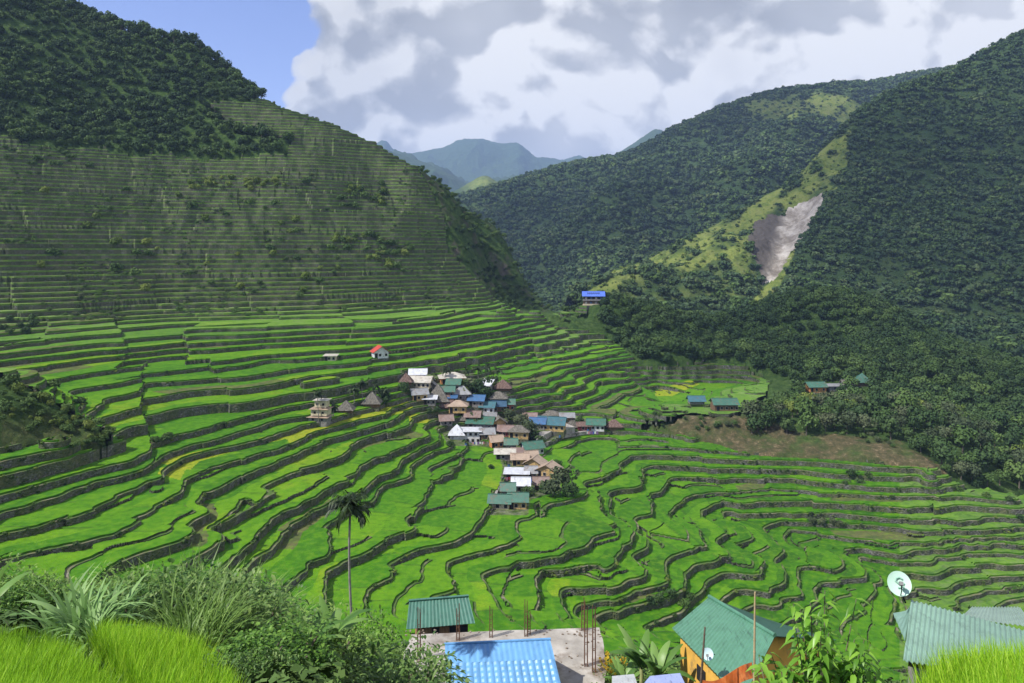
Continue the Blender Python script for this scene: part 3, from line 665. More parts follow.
# far ranges
def ridge_rows(sil, Y, drop, depth):
    a = [(x, y+8, Y+depth) for x, y in sil]; b = [(x, y, Y) for x, y in sil]
    c = [(x, y+drop*.35+4, Y-depth*.35) for x, y in sil]; d = [(x, y+drop, Y-depth) for x, y in sil]
    return [a, b, c, d]
mountain('far_range', ridge_rows([(250,165),(300,158),(350,150),(372,146),(384,141),(394,150),(410,156),(428,152),(445,149),(462,142),(478,141),(492,143),(505,146),(520,146),(535,156),(560,162),(580,159),(600,165),(660,170),(780,170)], 7200, 60, 1500), 420, 90, 200, 480, 21, None, None, .5)
mountain('far_peak', ridge_rows([(560,185),(600,165),(628,149),(643,139),(656,131),(669,137),(690,150),(740,175)], 4600, 60, 900), 200, 70, 120, 400, 25, None, None, .4)
mountain('blue_foothills', ridge_rows([(330,140),(380,152),(400,158),(425,166),(450,177),(470,187),(500,184),(530,180),(570,182),(640,190)], 4300, 70, 900), 240, 80, 260, 380, 33, None, None, .3)
mountain('sunlit_hill', ridge_rows([(380,205),(440,196),(462,188),(483,177),(498,183),(520,192),(560,205)], 2600, 60, 350), 140, 70, 60, 260, 37,
         {'grass': lambda px, py, v, X, Y: np.clip(np.exp(-((px-484)/16)**2-((py-186)/10)**2)*1.3, 0, 1)})  # pale patch puts the sun on this hill into its colour
# wide valley ground out to the horizon
s = 9000.
n_ = 60; gx_, gy_ = np.meshgrid(np.linspace(-s, s, n_), np.linspace(-1500, 2*s-1500, n_))
gz_ = -330+40*fbm(gx_/900, gy_/900, 3, 70)
o = mesh_np('valley_floor', np.stack([gx_.ravel(), gy_.ravel(), gz_.ravel()], 1), quad_grid(n_, n_), m_for, smooth=True); tag(o, kind='structure')
# haze
mb = MB(); mb.box(-9500, 9500, -1600, 16600, -420, 1180)
m = bpy.data.materials.new('haze_air'); m.use_nodes = True; t = NT(m.node_tree); t.n.clear()
pv = t.new('ShaderNodeVolumePrincipled'); pv.inputs['Color'].default_value = (.42, .60, 1, 1); pv.inputs['Density'].default_value = 1.0e-4; pv.inputs['Anisotropy'].default_value = .0
mo = t.new('ShaderNodeOutputMaterial'); t.link(pv.outputs[0], mo.inputs['Volume'])
hz = mb.build('haze', m); tag(hz, 'thin blue haze between the viewpoint and the far mountains', 'haze', kind='stuff')
# ================================================================ unseen clouds added out of frame to throw shade on the slopes
m_shade_cloud = bpy.data.materials.new('shade_cloud_vapour'); m_shade_cloud.use_nodes = True; t = NT(m_shade_cloud.node_tree); t.n.clear()
df = t.new('ShaderNodeBsdfDiffuse'); df.inputs[0].default_value = (.9, .9, .92, 1); tr = t.new('ShaderNodeBsdfTransparent')
tcn = t.new('ShaderNodeTexCoord'); oi = t.new('ShaderNodeObjectInfo')
gr = t.vmath('LENGTH', tcn.outputs['Object']); gr = gr.node.outputs['Value']
nz = t.noise(tcn.outputs['Object'], 2.2, 5, .6)
edge_ = t.math('ADD', t.rng(gr, .55, 1.15, 0., 1.), t.math('MULTIPLY', t.math('SUBTRACT', nz, .5), .9))
op = t.math('MULTIPLY', t.rng(edge_, .25, .75, 1., 0.), t.math('MULTIPLY', oi.outputs['Alpha'], 1.0))
ms = t.new('ShaderNodeMixShader'); t.link(op, ms.inputs[0]); t.link(tr.outputs[0], ms.inputs[1]); t.link(df.outputs[0], ms.inputs[2])
mo = t.new('ShaderNodeOutputMaterial'); t.link(ms.outputs[0], mo.inputs[0])
def shade_cloud(gx, gy, gz, rx, ry, opac, seed, label):
    nu, nv = 40, 20; th = np.linspace(0, 2*np.pi, nu, endpoint=False); ph = np.linspace(0, np.pi, nv)
    T_, P_ = np.meshgrid(th, ph); d = np.stack([np.sin(P_)*np.cos(T_), np.sin(P_)*np.sin(T_), np.cos(P_)], -1)
    r = 1+.25*fbm(d[..., 0]*2.2+seed, d[..., 1]*2.2+d[..., 2]*1.7, 3, seed)
    V = d*r[..., None]; V[..., 2] *= np.where(V[..., 2] > 0, 1., .4)
    i = np.arange(nv-1)[:, None]*nu+np.arange(nu)[None]; j = np.arange(nv-1)[:, None]*nu+(np.arange(nu)+1)[None] % nu
    Fq = np.stack([i, i+nu, j+nu, j], -1).reshape(-1, 4)
    o = mesh_np('shade_cloud', V.reshape(-1, 3), Fq, m_shade_cloud, smooth=True)
    o.scale = (rx, ry, .22*min(rx, ry)); o.location = Vector((gx, gy, gz))+sd*2300
    o.color = (1, 1, 1, opac)
    tag(o, label, 'shade_cloud', kind='structure')
shade_cloud(-230, 380, 60, 420, 330, .16, 1, None)
shade_cloud(560, 700, 50, 380, 380, .50, 2, None)
shade_cloud(0, 1280, 0, 520, 330, .5, 3, None)
shade_cloud(240, 420, -40, 220, 130, .40, 4, None)
shade_cloud(20, 190, -65, 270, 130, .1, 5, None)
shade_cloud(620, 1700, 50, 300, 260, .5, 6, None)
# ================================================================ trees
def crown_mesh(name, seed, R_=1., nleaf=420, leaf=.16, lobes=8, flat=.8, mats=None, droop=0., fill=.72):
    rs = np.random.RandomState(seed)
    L = []
    for i in range(lobes):
        a = rs.uniform(0, 2*np.pi); rad = rs.uniform(.0, .62)*R_ if i else 0; zc = rs.uniform(.1, 1.0)*flat if i else .75*flat
        L.append((math.cos(a)*rad, math.sin(a)*rad, zc*R_+.15*R_, rs.uniform(.32, .55)*R_))
    L = np.array(L); li = rs.choice(lobes, nleaf, p=L[:, 3]**2/np.sum(L[:, 3]**2))
    d = rs.normal(size=(nleaf, 3)); d[:, 2] = d[:, 2]*.8+.25; d /= np.linalg.norm(d, axis=1)[:, None]
    rr_ = L[li, 3]*rs.uniform(fill, 1.08, nleaf)
    C = L[li, :3]+d*rr_[:, None]*np.array([1, 1, .82])
    n = d+rs.normal(size=d.shape)*.45; n[:, 2] += .25; n /= np.linalg.norm(n, axis=1)[:, None]
    u = np.cross(n, rs.normal(size=n.shape)); u /= np.linalg.norm(u, axis=1)[:, None]; v = np.cross(n, u)
    s = leaf*R_*rs.uniform(.6, 1.35, nleaf)[:, None]
    k = rs.uniform(.45, 1, nleaf)[:, None]
    V = np.stack([C-u*s, C-v*s*k+n*s*.15, C+u*s, C+v*s*k+n*s*.1], 1).reshape(-1, 3)
    Fq = np.arange(nleaf*4).reshape(-1, 4)
    me = mesh_np(name, V, Fq, mats, attrs={'shade': ('FACE', rs.uniform(0, 1, nleaf))})
    m_ = me.data; bpy.data.objects.remove(me); return m_
def foliage_mat(name, dark, mid, light, rough=.7):
    m, t, b = mat_base(name, rough, .15)
    oi = t.new('ShaderNodeObjectInfo'); sh = attr(t, 'shade')
    loc = t.noise(oi.outputs['Location'], .012, 4, .6)
    f = t.math('ADD', t.math('ADD', t.math('MULTIPLY', oi.outputs['Random'], .50), t.math('MULTIPLY', sh, .30)), t.math('MULTIPLY', t.math('SUBTRACT', loc, .38), .9))
    t.link(t.ramp(f, [(.05, dark), (.5, mid), (.95, light)]), b.inputs['Base Color'])
    return m
mf_dark = foliage_mat('dark_foliage', (.018, .040, .014), (.036, .072, .022), (.075, .12, .035))
mf_mid = foliage_mat('mid_foliage', (.030, .060, .018), (.06, .11, .026), (.11, .17, .045))
mf_far = foliage_mat('far_foliage', (.022, .048, .022), (.045, .082, .032), (.10, .135, .045))
mf_lit = foliage_mat('bright_foliage', (.05, .085, .015), (.10, .15, .025), (.19, .23, .05))
mf_grey = foliage_mat('grey_green_foliage', (.035, .055, .025), (.065, .09, .04), (.12, .14, .07))
m_bark = flatmat('bark', (.13, .11, .085), .4, 3.)
def trunk_mesh(seed, h=1., r=.05):
    rs = random.Random(seed); b = MB(); top = (rs.uniform(-.1, .1), rs.uniform(-.1, .1), h)
    mid = (top[0]*.3, top[1]*.3, h*.5)
    b.tube([(0, 0, -.25), (0, 0, 0), mid, top], [r*1.4, r*1.1, r*.8, r*.35], 6)
    for i in range(4):
        a = rs.uniform(0, 6.28); z = h*rs.uniform(.4, .75); q = .42
        b.tube([(mid[0], mid[1], z), (math.cos(a)*q*.6, math.sin(a)*q*.6, z+.25), (math.cos(a)*q, math.sin(a)*q, z+.5)], [r*.5, r*.3, r*.12], 5)
    o = b.build('trunk', m_bark); me = o.data; bpy.data.objects.remove(o); return me
CR_NEAR = [crown_mesh('crown', 100+i, 1, 520, .105, 9, .85, m) for i, m in enumerate([mf_dark, mf_dark, mf_mid, mf_mid, mf_dark, mf_lit, mf_grey])]
TR = [trunk_mesh(i) for i in range(3)]
CR_FAR = [crown_mesh('crown', 200+i, 1, 130, .20, 6, .7, m) for i, m in enumerate([mf_far, mf_far, mf_far, mf_dark, mf_mid])]
CR_LIT = [crown_mesh('crown', 220+i, 1, 130, .20, 6, .7, m) for i, m in enumerate([mf_lit, mf_mid, mf_lit])]
def scatter(name, label, cat, pts, scl, rots, meshes, seed):
    """one 'stuff' object: crowns set on points by geometry nodes"""
    c = bpy.data.collections.new(name+'_kinds')
    for i, me in enumerate(meshes):
        o = bpy.data.objects.new('crown_kind', me); c.objects.link(o)
    me = bpy.data.meshes.new(name); me.vertices.add(len(pts)); me.vertices.foreach_set('co', np.asarray(pts, np.float32).ravel())
    for an, arr in (('s', scl), ('rz', rots)):
        a = me.attributes.new(an, 'FLOAT', 'POINT'); a.data.foreach_set('value', np.asarray(arr, np.float32))
    o = bpy.data.objects.new(name, me); COL.objects.link(o)
    ng = bpy.data.node_groups.new(name, 'GeometryNodeTree')
    ng.interface.new_socket('Geometry', in_out='INPUT', socket_type='NodeSocketGeometry'); ng.interface.new_socket('Geometry', in_out='OUTPUT', socket_type='NodeSocketGeometry')
    N = ng.nodes; L = ng.links; gi = N.new('NodeGroupInput'); go = N.new('NodeGroupOutput')
    ip = N.new('GeometryNodeInstanceOnPoints'); ci = N.new('GeometryNodeCollectionInfo'); ci.inputs['Collection'].default_value = c
    ci.inputs['Separate Children'].default_value = True; ci.inputs['Reset Children'].default_value = True
    ip.inputs['Pick Instance'].default_value = True
    ri = N.new('FunctionNodeRandomValue'); ri.data_type = 'INT'; ri.inputs['Min'].default_value = 0; ri.inputs['Max'].default_value = len(meshes)-1; ri.inputs['Seed'].default_value = seed
    sa = N.new('GeometryNodeInputNamedAttribute'); sa.data_type = 'FLOAT'; sa.inputs['Name'].default_value = 's'
    ra = N.new('GeometryNodeInputNamedAttribute'); ra.data_type = 'FLOAT'; ra.inputs['Name'].default_value = 'rz'
    cx = N.new('ShaderNodeCombineXYZ')
    mp = N.new('GeometryNodeMeshToPoints')
    L.new(gi.outputs[0], mp.inputs[0]); L.new(mp.outputs[0], ip.inputs['Points']); L.new(ci.outputs[0], ip.inputs['Instance'])
    io = [x for x in ri.outputs if x.type == 'INT' and x.enabled][0]; L.new(io, ip.inputs['Instance Index'])
    L.new(ra.outputs[0], cx.inputs[2]); L.new(cx.outputs[0], ip.inputs['Rotation']); L.new(sa.outputs[0], ip.inputs['Scale'])
    L.new(ip.outputs[0], go.inputs[0])
    md = o.modifiers.new('scatter', 'NODES'); md.node_group = ng
    tag(o, label, cat, kind='stuff'); return o
def sample_lattice(nm, dens_, seed, vmin=.75, cond=None):
    X, Y, Z, px, py, v, at = MT[nm]
    P_ = np.stack([X, Y, Z], -1); a, b, c, d = P_[:-1, :-1], P_[:-1, 1:], P_[1:, 1:], P_[1:, :-1]
    ar = np.linalg.norm(np.cross(c-a, d-b), axis=-1)/2*(v[:-1, :-1] > vmin)
    on = (px[:-1, :-1] > -60) & (px[:-1, :-1] < 1090) & (py[:-1, :-1] < 420); ar = ar*on
    rs = np.random.RandomState(seed); n = int(ar.sum()*dens_)
    idx = rs.choice(ar.size, n, p=(ar/ar.sum()).ravel()); i, j = np.unravel_index(idx, ar.shape)
    s, t_ = rs.uniform(size=(2, n, 1)); p = (a[i, j]*(1-s)+b[i, j]*s)*(1-t_)+(d[i, j]*(1-s)+c[i, j]*s)*t_
    g = at['grass'][i, j]; sc = at['scar'][i, j]
    return p, g, sc, rs
# mountains clothed in forest
p, g, sc, rs = sample_lattice('landslide_mountain', 1/22., 1, .6)
k = (sc < .5) & (rs.uniform(size=len(p)) > g*.60); pp = p[k]; lit = g[k] > .5
pp[:, 2] -= .8; sz = (1.6+rs.uniform(0, 1, len(pp))**2.5*5.5)*np.where(lit, .5, 1)
print('forest counts', len(pp), lit.sum())
scatter('mountain_forest', 'dense dark forest clothing the right mountain', 'forest', pp[~lit], sz[~lit], rs.uniform(0, 6.28, (~lit).sum()), CR_FAR, 1)
scatter('ridge_scrub', 'pale sunlit scrub along the ridge above the landslide', 'scrub', pp[lit], sz[lit], rs.uniform(0, 6.28, lit.sum()), CR_LIT, 2)  # sunlight on this slope put into brighter crown colours
p, g, sc, rs = sample_lattice('forested_mountain', 1/55., 2, .6)
k = (rs.uniform(size=len(p)) > g*.75); pp = p[k]; lit = g[k] > .5; pp[:, 2] -= 1
sz = (2.8+rs.uniform(0, 1, len(pp))**2.5*8.)*np.where(lit, .6, 1); print('m1', len(pp))
scatter('middle_forest', 'blue green forest covering the mountain behind the valley', 'forest', pp, sz, rs.uniform(0, 6.28, len(pp)), CR_FAR[:4]+CR_FAR[4:5], 3)
# hill and spur forests: nearest trees stand as things of their own
def forest_points(poly, spacing, seed, zlift=-.3):
    rs = np.random.RandomState(seed)
    m = inpoly(gpx, gpy, poly) & notm; idx = np.nonzero(m.ravel())[0]
    x = TX.ravel()[idx]; y = TY.ravel()[idx]; wgt = (y**2)*1.; n = min(len(idx), 60000)
    ch = rs.choice(len(idx), n, replace=False, p=wgt/wgt.sum()); x = x[ch]; y = y[ch]; z = zk(base).ravel()[idx][ch]+zlift
    seen = {}; out = []
    for q in range(n):
        sp = spacing; c_ = (int(x[q]//sp), int(y[q]//sp))
        ok = True
        for dx in (-1, 0, 1):
            for dy in (-1, 0, 1):
                for r_ in seen.get((c_[0]+dx, c_[1]+dy), ()):
                    if (r_[0]-x[q])**2+(r_[1]-y[q])**2 < sp*sp: ok = False; break
                if not ok: break
            if not ok: break
        if ok: seen.setdefault(c_, []).append((x[q], y[q])); out.append((x[q], y[q], z[q]))
    return np.array(out), rs
RIGHTF = [(586,297),(600,312),(606,333),(645,362),(700,359),(745,362),(775,375),(800,383),(790,405),(765,412),(748,420),(745,432),(800,436),(850,433),(900,440),(940,462),(960,482),(990,488),(1100,500),(1100,560),(1400,600),(1400,200),(586,200)]
ptsR, rs = forest_points(RIGHTF, 5.2, 5)
UPF = [(-420,138),(0,139),(60,143),(120,150),(200,156),(280,152),(290,140),(230,125),(205,105),(262,99),(262,-300),(-420,-300)]
ptsL, rs2 = forest_points(UPF, 4.4, 6)
CLF = NOT_TERR[1]
ptsC, rs3 = forest_points(CLF, 4.2, 7)
print('forest R', len(ptsR), 'L', len(ptsL), 'C', len(ptsC))
CLEAR = [(723,411,12),(695,410,7),(816,389,10),(835,388,8),(862,378,7),(592,300,8)]
def clear(pts):
    px, py = PX(pts[:, 0], pts[:, 1], pts[:, 2]); k = np.ones(len(pts), bool)
    for x, y, r in CLEAR: k &= ~((np.abs(px-x) < r) & (py-y > -3) & (py-y < r+12))
    return pts[k]
ptsR = clear(ptsR)
ordr = np.argsort(ptsR[:, 1]); near = ptsR[ordr[:190]]; farR = ptsR[ordr[190:]]
def tree_group(pts, label, group, size, rs, meshes, name='broadleaf_tree', tall=1.):
    for x, y, z in pts:
        s = rs.uniform(*size); e = empty(name, (x, y, z), rs.uniform(0, 6.28), label, 'tree', group)
        cme = meshes[rs.randint(len(meshes))]
        cr_ = bpy.data.objects.new('crown', cme); COL.objects.link(cr_); cr_.parent = e; cr_.scale = (s, s, s*rs.uniform(.9, 1.3)*tall); cr_.location.z = s*.25
        tk = bpy.data.objects.new('trunk', TR[rs.randint(3)]); COL.objects.link(tk); tk.parent = e; s2 = s*1.1*tall; tk.scale = (s, s, s2)
tree_group(near, 'broadleaf tree in the nearest dense stand covering the right spur', 'trees of the right spur', (3.0, 5.2), rs, CR_NEAR)
scatter('spur_forest', 'dark forest over the spur beyond the nearest trees', 'forest', farR, rs.uniform(3.2, 5.6, len(farR)), rs.uniform(0, 6.28, len(farR)), CR_NEAR[:5], 7)
# silhouette trees of the upper left hill
pxl, pyl = PX(ptsL[:, 0], ptsL[:, 1], ptsL[:, 2])
ordl = np.argsort(-(ptsL[:, 2]/ptsL[:, 1])); nearL = ptsL[ordl[:0]]
rim_l = np.zeros(len(ptsL), bool)
for x0 in range(40, 270, 5):
    k = np.nonzero((pxl >= x0) & (pxl < x0+5))[0]
    if len(k): rim_l[k[np.argsort(pyl[k])[:2]]] = True
tree_group(ptsL[rim_l], 'dark tree on the skyline of the upper left hill', 'skyline trees of the left hill', (3.2, 5.5), rs2, CR_NEAR[:5], tall=1.15)
q = ptsL[~rim_l]
scatter('hill_forest', 'dark forest covering the top of the left hill', 'forest', q, rs2.uniform(2.8, 5.4, len(q)), rs2.uniform(0, 6.28, len(q)), CR_NEAR[:5], 8)
k = rs3.uniform(size=len(ptsC)) < 1.5
scatter('cliff_scrub', 'dark scrub clinging to the steep flank of the left hill', 'scrub', ptsC[k], rs3.uniform(1.0, 2.9, k.sum()), rs3.uniform(0, 6.28, k.sum()), CR_NEAR[:4], 9)

# low scrub creeping over the abandoned hill terraces
rs = np.random.RandomState(77); m_ = (~notm) & (base > 27) & (fbm(TX/38, TY/38, 3, 55) > .06); idx = np.nonzero(m_.ravel())[0]
idx = rs.choice(idx, 3000); pp = np.stack([TX.ravel()[idx], TY.ravel()[idx], zk(np.floor(F.ravel()[idx]))], 1); pp[:, :2] += rs.normal(0, .4, (len(pp), 2))
scatter('terrace_scrub', 'low scrub creeping over the abandoned terraces of the left hill', 'scrub', pp, .6+1.3*rs.uniform(size=len(pp))**2, rs.uniform(0, 6.28, len(pp)), [CR_NEAR[2], CR_NEAR[6], CR_NEAR[3]], 12)

# weeds and tufts along the lips and feet of the terrace walls
rs = np.random.RandomState(88); wl_ = WL[(WL[:, 4] < 24) & (WL[:, 4] % 1 == 0)]; ln_ = np.hypot(wl_[:, 2]-wl_[:, 0], wl_[:, 3]-wl_[:, 1]); n_ = 15000
ii = rs.choice(len(wl_), n_, p=ln_/ln_.sum()); tt_ = rs.uniform(size=n_); x_ = wl_[ii, 0]*(1-tt_)+wl_[ii, 2]*tt_; y_ = wl_[ii, 1]*(1-tt_)+wl_[ii, 3]*tt_
kk_ = fbm(x_/9, y_/9, 3, 91)+rs.uniform(-.3, .3, n_) > .05; x_, y_, L__ = x_[kk_], y_[kk_], wl_[ii, 4][kk_]; top_ = rs.uniform(size=len(x_)) < .55
z_ = np.where(top_, zkk(L__)-.25, zk(L__-1)+(zkk(L__)-zk(L__-1))*rs.uniform(0, .8, len(x_)))
scatter('wall_weeds', 'weeds and tufts growing on the stone terrace walls', 'weeds', np.stack([x_, y_-.1, z_], 1), .22+.5*rs.uniform(size=len(x_))**2, rs.uniform(0, 6.28, len(x_)), [CR_FAR[4], CR_LIT[0], CR_FAR[3], CR_LIT[1]], 13)
# ================================================================ building kit
def metal_mat(name, c, rust=.0):
    m, t, b = mat_base(name, .42, .5); tc = t.new('ShaderNodeTexCoord')
    n = t.noise(tc.outputs['Object'], .7, 6, .7); col = t.ramp(n, [(.3, c3(c, .72)), (.55, c), (.75, c3(c, 1.18))])
    if rust: col = t.mix(t.rng(t.noise(tc.outputs['Object'], .9, 6, .75), .60-.12*rust, .68), col, (.16, .085, .05))
    t.link(col, b.inputs['Base Color']); b.inputs['Roughness'].default_value = .5
    wv = t.new('ShaderNodeTexWave'); wv.wave_type = 'BANDS'; wv.bands_direction = 'X'; wv.inputs['Scale'].default_value = 2.2; t.link(tc.outputs['Object'], wv.inputs['Vector'])
    bp = t.new('ShaderNodeBump'); bp.inputs['Strength'].default_value = .5; bp.inputs['Distance'].default_value = .05; t.link(wv.outputs['Color'], bp.inputs['Height']); t.link(bp.outputs[0], b.inputs['Normal'])
    return m
RM = {'green': metal_mat('green_roof_sheet', (.045, .145, .10), .5), 'teal': metal_mat('teal_roof_sheet', (.04, .135, .165), .3), 'blue': metal_mat('blue_roof_sheet', (.045, .13, .28), .3),
      'white': metal_mat('white_roof_sheet', (.58, .60, .64), .2), 'grey': metal_mat('grey_roof_sheet', (.26, .27, .28), .6), 'rusty': metal_mat('rusty_roof_sheet', (.24, .17, .15), 1.2),
      'cream': metal_mat('cream_roof_sheet', (.50, .47, .40), .4), 'tan': metal_mat('tan_roof_sheet', (.40, .30, .22), .3), 'red': metal_mat('red_roof_sheet', (.50, .07, .05)), 'navy': metal_mat('dark_blue_roof_sheet', (.03, .09, .16)),
      'thatch': mat_mottle('thatch', [(.3, (.07, .065, .055)), (.5, (.14, .13, .11)), (.7, (.24, .22, .19))], 2.5, stretch=(1, 1, .3), bump=.6, rough=1), 
      'brownthatch': mat_mottle('brown_thatch', [(.3, (.07, .045, .038)), (.5, (.15, .10, .085)), (.7, (.24, .17, .14))], 2.5, stretch=(1, 1, .3), bump=.6, rough=1)}
WM = {'yellow': flatmat('yellow_boards', (.50, .34, .14), .22, 1.5, dirt=((.14, .10, .06), 1.1)), 'cream': flatmat('cream_boards', (.55, .48, .33), .2, 1.5, dirt=((.2, .16, .1), 1.1)), 'brown': flatmat('brown_boards', (.16, .10, .06), .3, 2.),
      'grey': flatmat('grey_boards', (.22, .21, .20), .3, 2., dirt=((.08, .07, .06), 1.3)), 'white': flatmat('white_boards', (.62, .62, .63), .15, 1.5, dirt=((.25, .22, .2), 1.)), 'blue': flatmat('blue_tarp_wall', (.03, .05, .30), .2, 1.5),
      'maroon': flatmat('maroon_wall', (.20, .05, .06), .25, 2.), 'orange': flatmat('orange_boards', (.50, .22, .08), .2, 2.), 'green': flatmat('green_wall', (.16, .28, .15), .2, 2.), 'red': flatmat('red_wall', (.38, .05, .04), .2, 2.)}
m_dark = flatmat('dark_opening', (.018, .018, .02), .2, 1.); m_frame = flatmat('pale_frame', (.5, .46, .38), .1, 2.); m_post = flatmat('timber_post', (.12, .09, .065), .3, 3.)
m_conc = mat_mottle('concrete', [(.3, (.20, .19, .17)), (.55, (.36, .34, .31)), (.75, (.50, .48, .44))], .8, 8, bump=.3, dirt=((.12, .10, .085), .55))
m_stone = m_wall
def roof_mesh(b, kind, w, d, h, ov, z, th=.10):
    x, y = w/2+ov, d/2+ov
    if kind == 'gable':      # ridge along x
        b.slab([(-x, -y, z-.12), (x, -y, z-.12), (x, 0, z+h), (-x, 0, z+h)], th); b.slab([(-x, 0, z+h+.003), (x, 0, z+h+.003), (x, y, z-.12), (-x, y, z-.12)], th)
        b.box(-x, x, -.14, .14, z+h-.03, z+h+.07)
    elif kind == 'gabley':
        b.slab([(-x, -y, z-.12), (-x, y, z-.12), (0, y, z+h), (0, -y, z+h)][::-1], th); b.slab([(0, -y, z+h+.003), (0, y, z+h+.003), (x, y, z-.12), (x, -y, z-.12)][::-1], th)
        b.box(-.14, .14, -y, y, z+h-.03, z+h+.07)
    elif kind == 'hip':
        q = max(x-y, .05)
        A = [(-x, -y, z), (x, -y, z), (x, y, z), (-x, y, z), (-q, 0, z+h), (q, 0, z+h)]
        b.add(A, [(0, 1, 5, 4), (1, 2, 5), (2, 3, 4, 5), (3, 0, 4), (3, 2, 1, 0)])
    elif kind == 'pyr':
        n = 4; A = [(-x, -y, z), (x, -y, z), (x, y, z), (-x, y, z)]
        mid_ = [(.52*p, .52*q, z+h*.52) for p, q, _ in A]; b.add(A+mid_+[(0, 0, z+h)], [(i, (i+1) % 4, (i+1) % 4+4, i+4) for i in range(4)]+[(i+4, (i+1) % 4+4, 8) for i in range(4)]+[(3, 2, 1, 0)])
    elif kind == 'shed':
        b.slab([(-x, -y, z-.1), (x, -y, z-.1), (x, y, z+h), (-x, y, z+h)], th)
    elif kind == 'flat':
        b.slab([(-x, -y, z), (x, -y, z), (x, y, z+.25), (-x, y, z+.25)], th)
def gable_wall(b, kind, w, d, z, h):
    x, y = w/2, d/2
    if kind == 'gable':
        for s in (-1, 1): b.slab2 = None; b.add([(s*x, -y, z), (s*x, y, z), (s*x, 0, z+h-.1), (s*(x-.12), -y, z), (s*(x-.12), y, z), (s*(x-.12), 0, z+h-.1)], [(0, 1, 2), (5, 4, 3), (0, 2, 5, 3), (1, 4, 5, 2), (0, 3, 4, 1)])
    elif kind == 'gabley':
        for s in (-1, 1): b.add([(-x, s*y, z), (x, s*y, z), (0, s*y, z+h-.1), (-x, s*(y-.12), z), (x, s*(y-.12), z), (0, s*(y-.12), z+h-.1)], [(0, 1, 2), (5, 4, 3), (0, 2, 5, 3), (1, 4, 5, 2), (0, 3, 4, 1)])
def house(label, px, py, wpx, roof='gable', rcol='green', wcol='yellow', dr=.75, wh=2.4, rh_=1.3, rz=0., group=None, base=2.2, nwin=2, name='village_house', posts=False, ov=.7, storeys=1, wm=None, pos=None, door=True):
    X, Y, Z = pos or hit(px, py); w_ = wm or wpx*Y/FPX; w_ = max(w_*.96, 2.2); rh_ = rh_*(1.05 if roof == 'pyr' else 1.35); d_ = w_*dr
    X = (px-CX)/FPX*(Y+d_/2) if not pos else X; Y += d_/2
    e = empty(name, (X, Y, Z), R(rz), label, 'house' if name != 'hut' else 'hut', group)
    zb = 0.
    if posts:
        for sx in (-1, 1):
            for sy in (-1, 1):
                b = MB(); b.tube([(sx*(w_/2-.2), sy*(d_/2-.2), -2.5), (sx*(w_/2-.2), sy*(d_/2-.2), 1.4)], .13, 7); b.build('post', m_post, e)
        zb = 1.4; wh_ = wh
    else:
        b = MB(); b.box(-w_/2-.1, w_/2+.1, -d_/2-.1, d_/2+.1, -base, .02); b.build('plinth', m_wall, e)
        zb = .02; wh_ = wh
    H = wh_*storeys
    b = MB(); b.box(-w_/2, w_/2, -d_/2, d_/2, zb, zb+H); gable_wall(b, roof, w_, d_, zb+H-.002, rh_)
    if roof == 'shed': b.box(-w_/2+.01, w_/2-.01, d_/2-.12, d_/2-.01, zb+H, zb+H+rh_-.15)
    b.build('wall', WM[wcol], e)
    b = MB(); roof_mesh(b, roof, w_, d_, rh_, ov, zb+H+.04); b.build('roof', RM[rcol], e)
    def win(x, z, side, kind='window'):
        b = MB(); ww, hh = (.85, .9) if kind == 'window' else (.9, 1.9)
        if side == 'f':
            b.box(x-ww/2-.08, x+ww/2+.08, -d_/2-.05, -d_/2-.004, z-.08, z+hh+.08); f = b.build(kind, m_frame if kind == 'window' else m_post, e)
            b = MB(); b.box(x-ww/2, x+ww/2, -d_/2-.07, -d_/2-.052, z, z+hh); b.build('pane' if kind == 'window' else 'door_leaf', m_dark, f)
        else:
            b.box(w_/2+.004, w_/2+.05, x-ww/2-.08, x+ww/2+.08, z-.08, z+hh+.08); f = b.build(kind, m_frame, e)
            b = MB(); b.box(w_/2+.052, w_/2+.07, x-ww/2, x+ww/2, z, z+hh); b.build('pane', m_dark, f)
    for st in range(storeys):
        z = zb+st*wh_+min(1.0, wh_*.35)
        if wh_ > 1.9:
            for i in range(nwin):
                win((-.5+(i+.5)/nwin)*w_*.86+(.12*w_ if st == 0 and door else 0), z, 'f')
            if d_ > 3: win(0, z, 's')
        if st == 0 and door and wh_ > 2.1 and w_ > 3.5: win(-w_*.36, zb+.05, 'f', 'door')
    return e, w_, d_, zb+H
m_unused = mat_mottle('rubble_stone', [(.3, (.07, .068, .06)), (.5, (.15, .145, .13)), (.7, (.28, .27, .245))], 1.6, 5, bump=.8, bscale=2.5)
VG = 'houses of the village below the terraces'
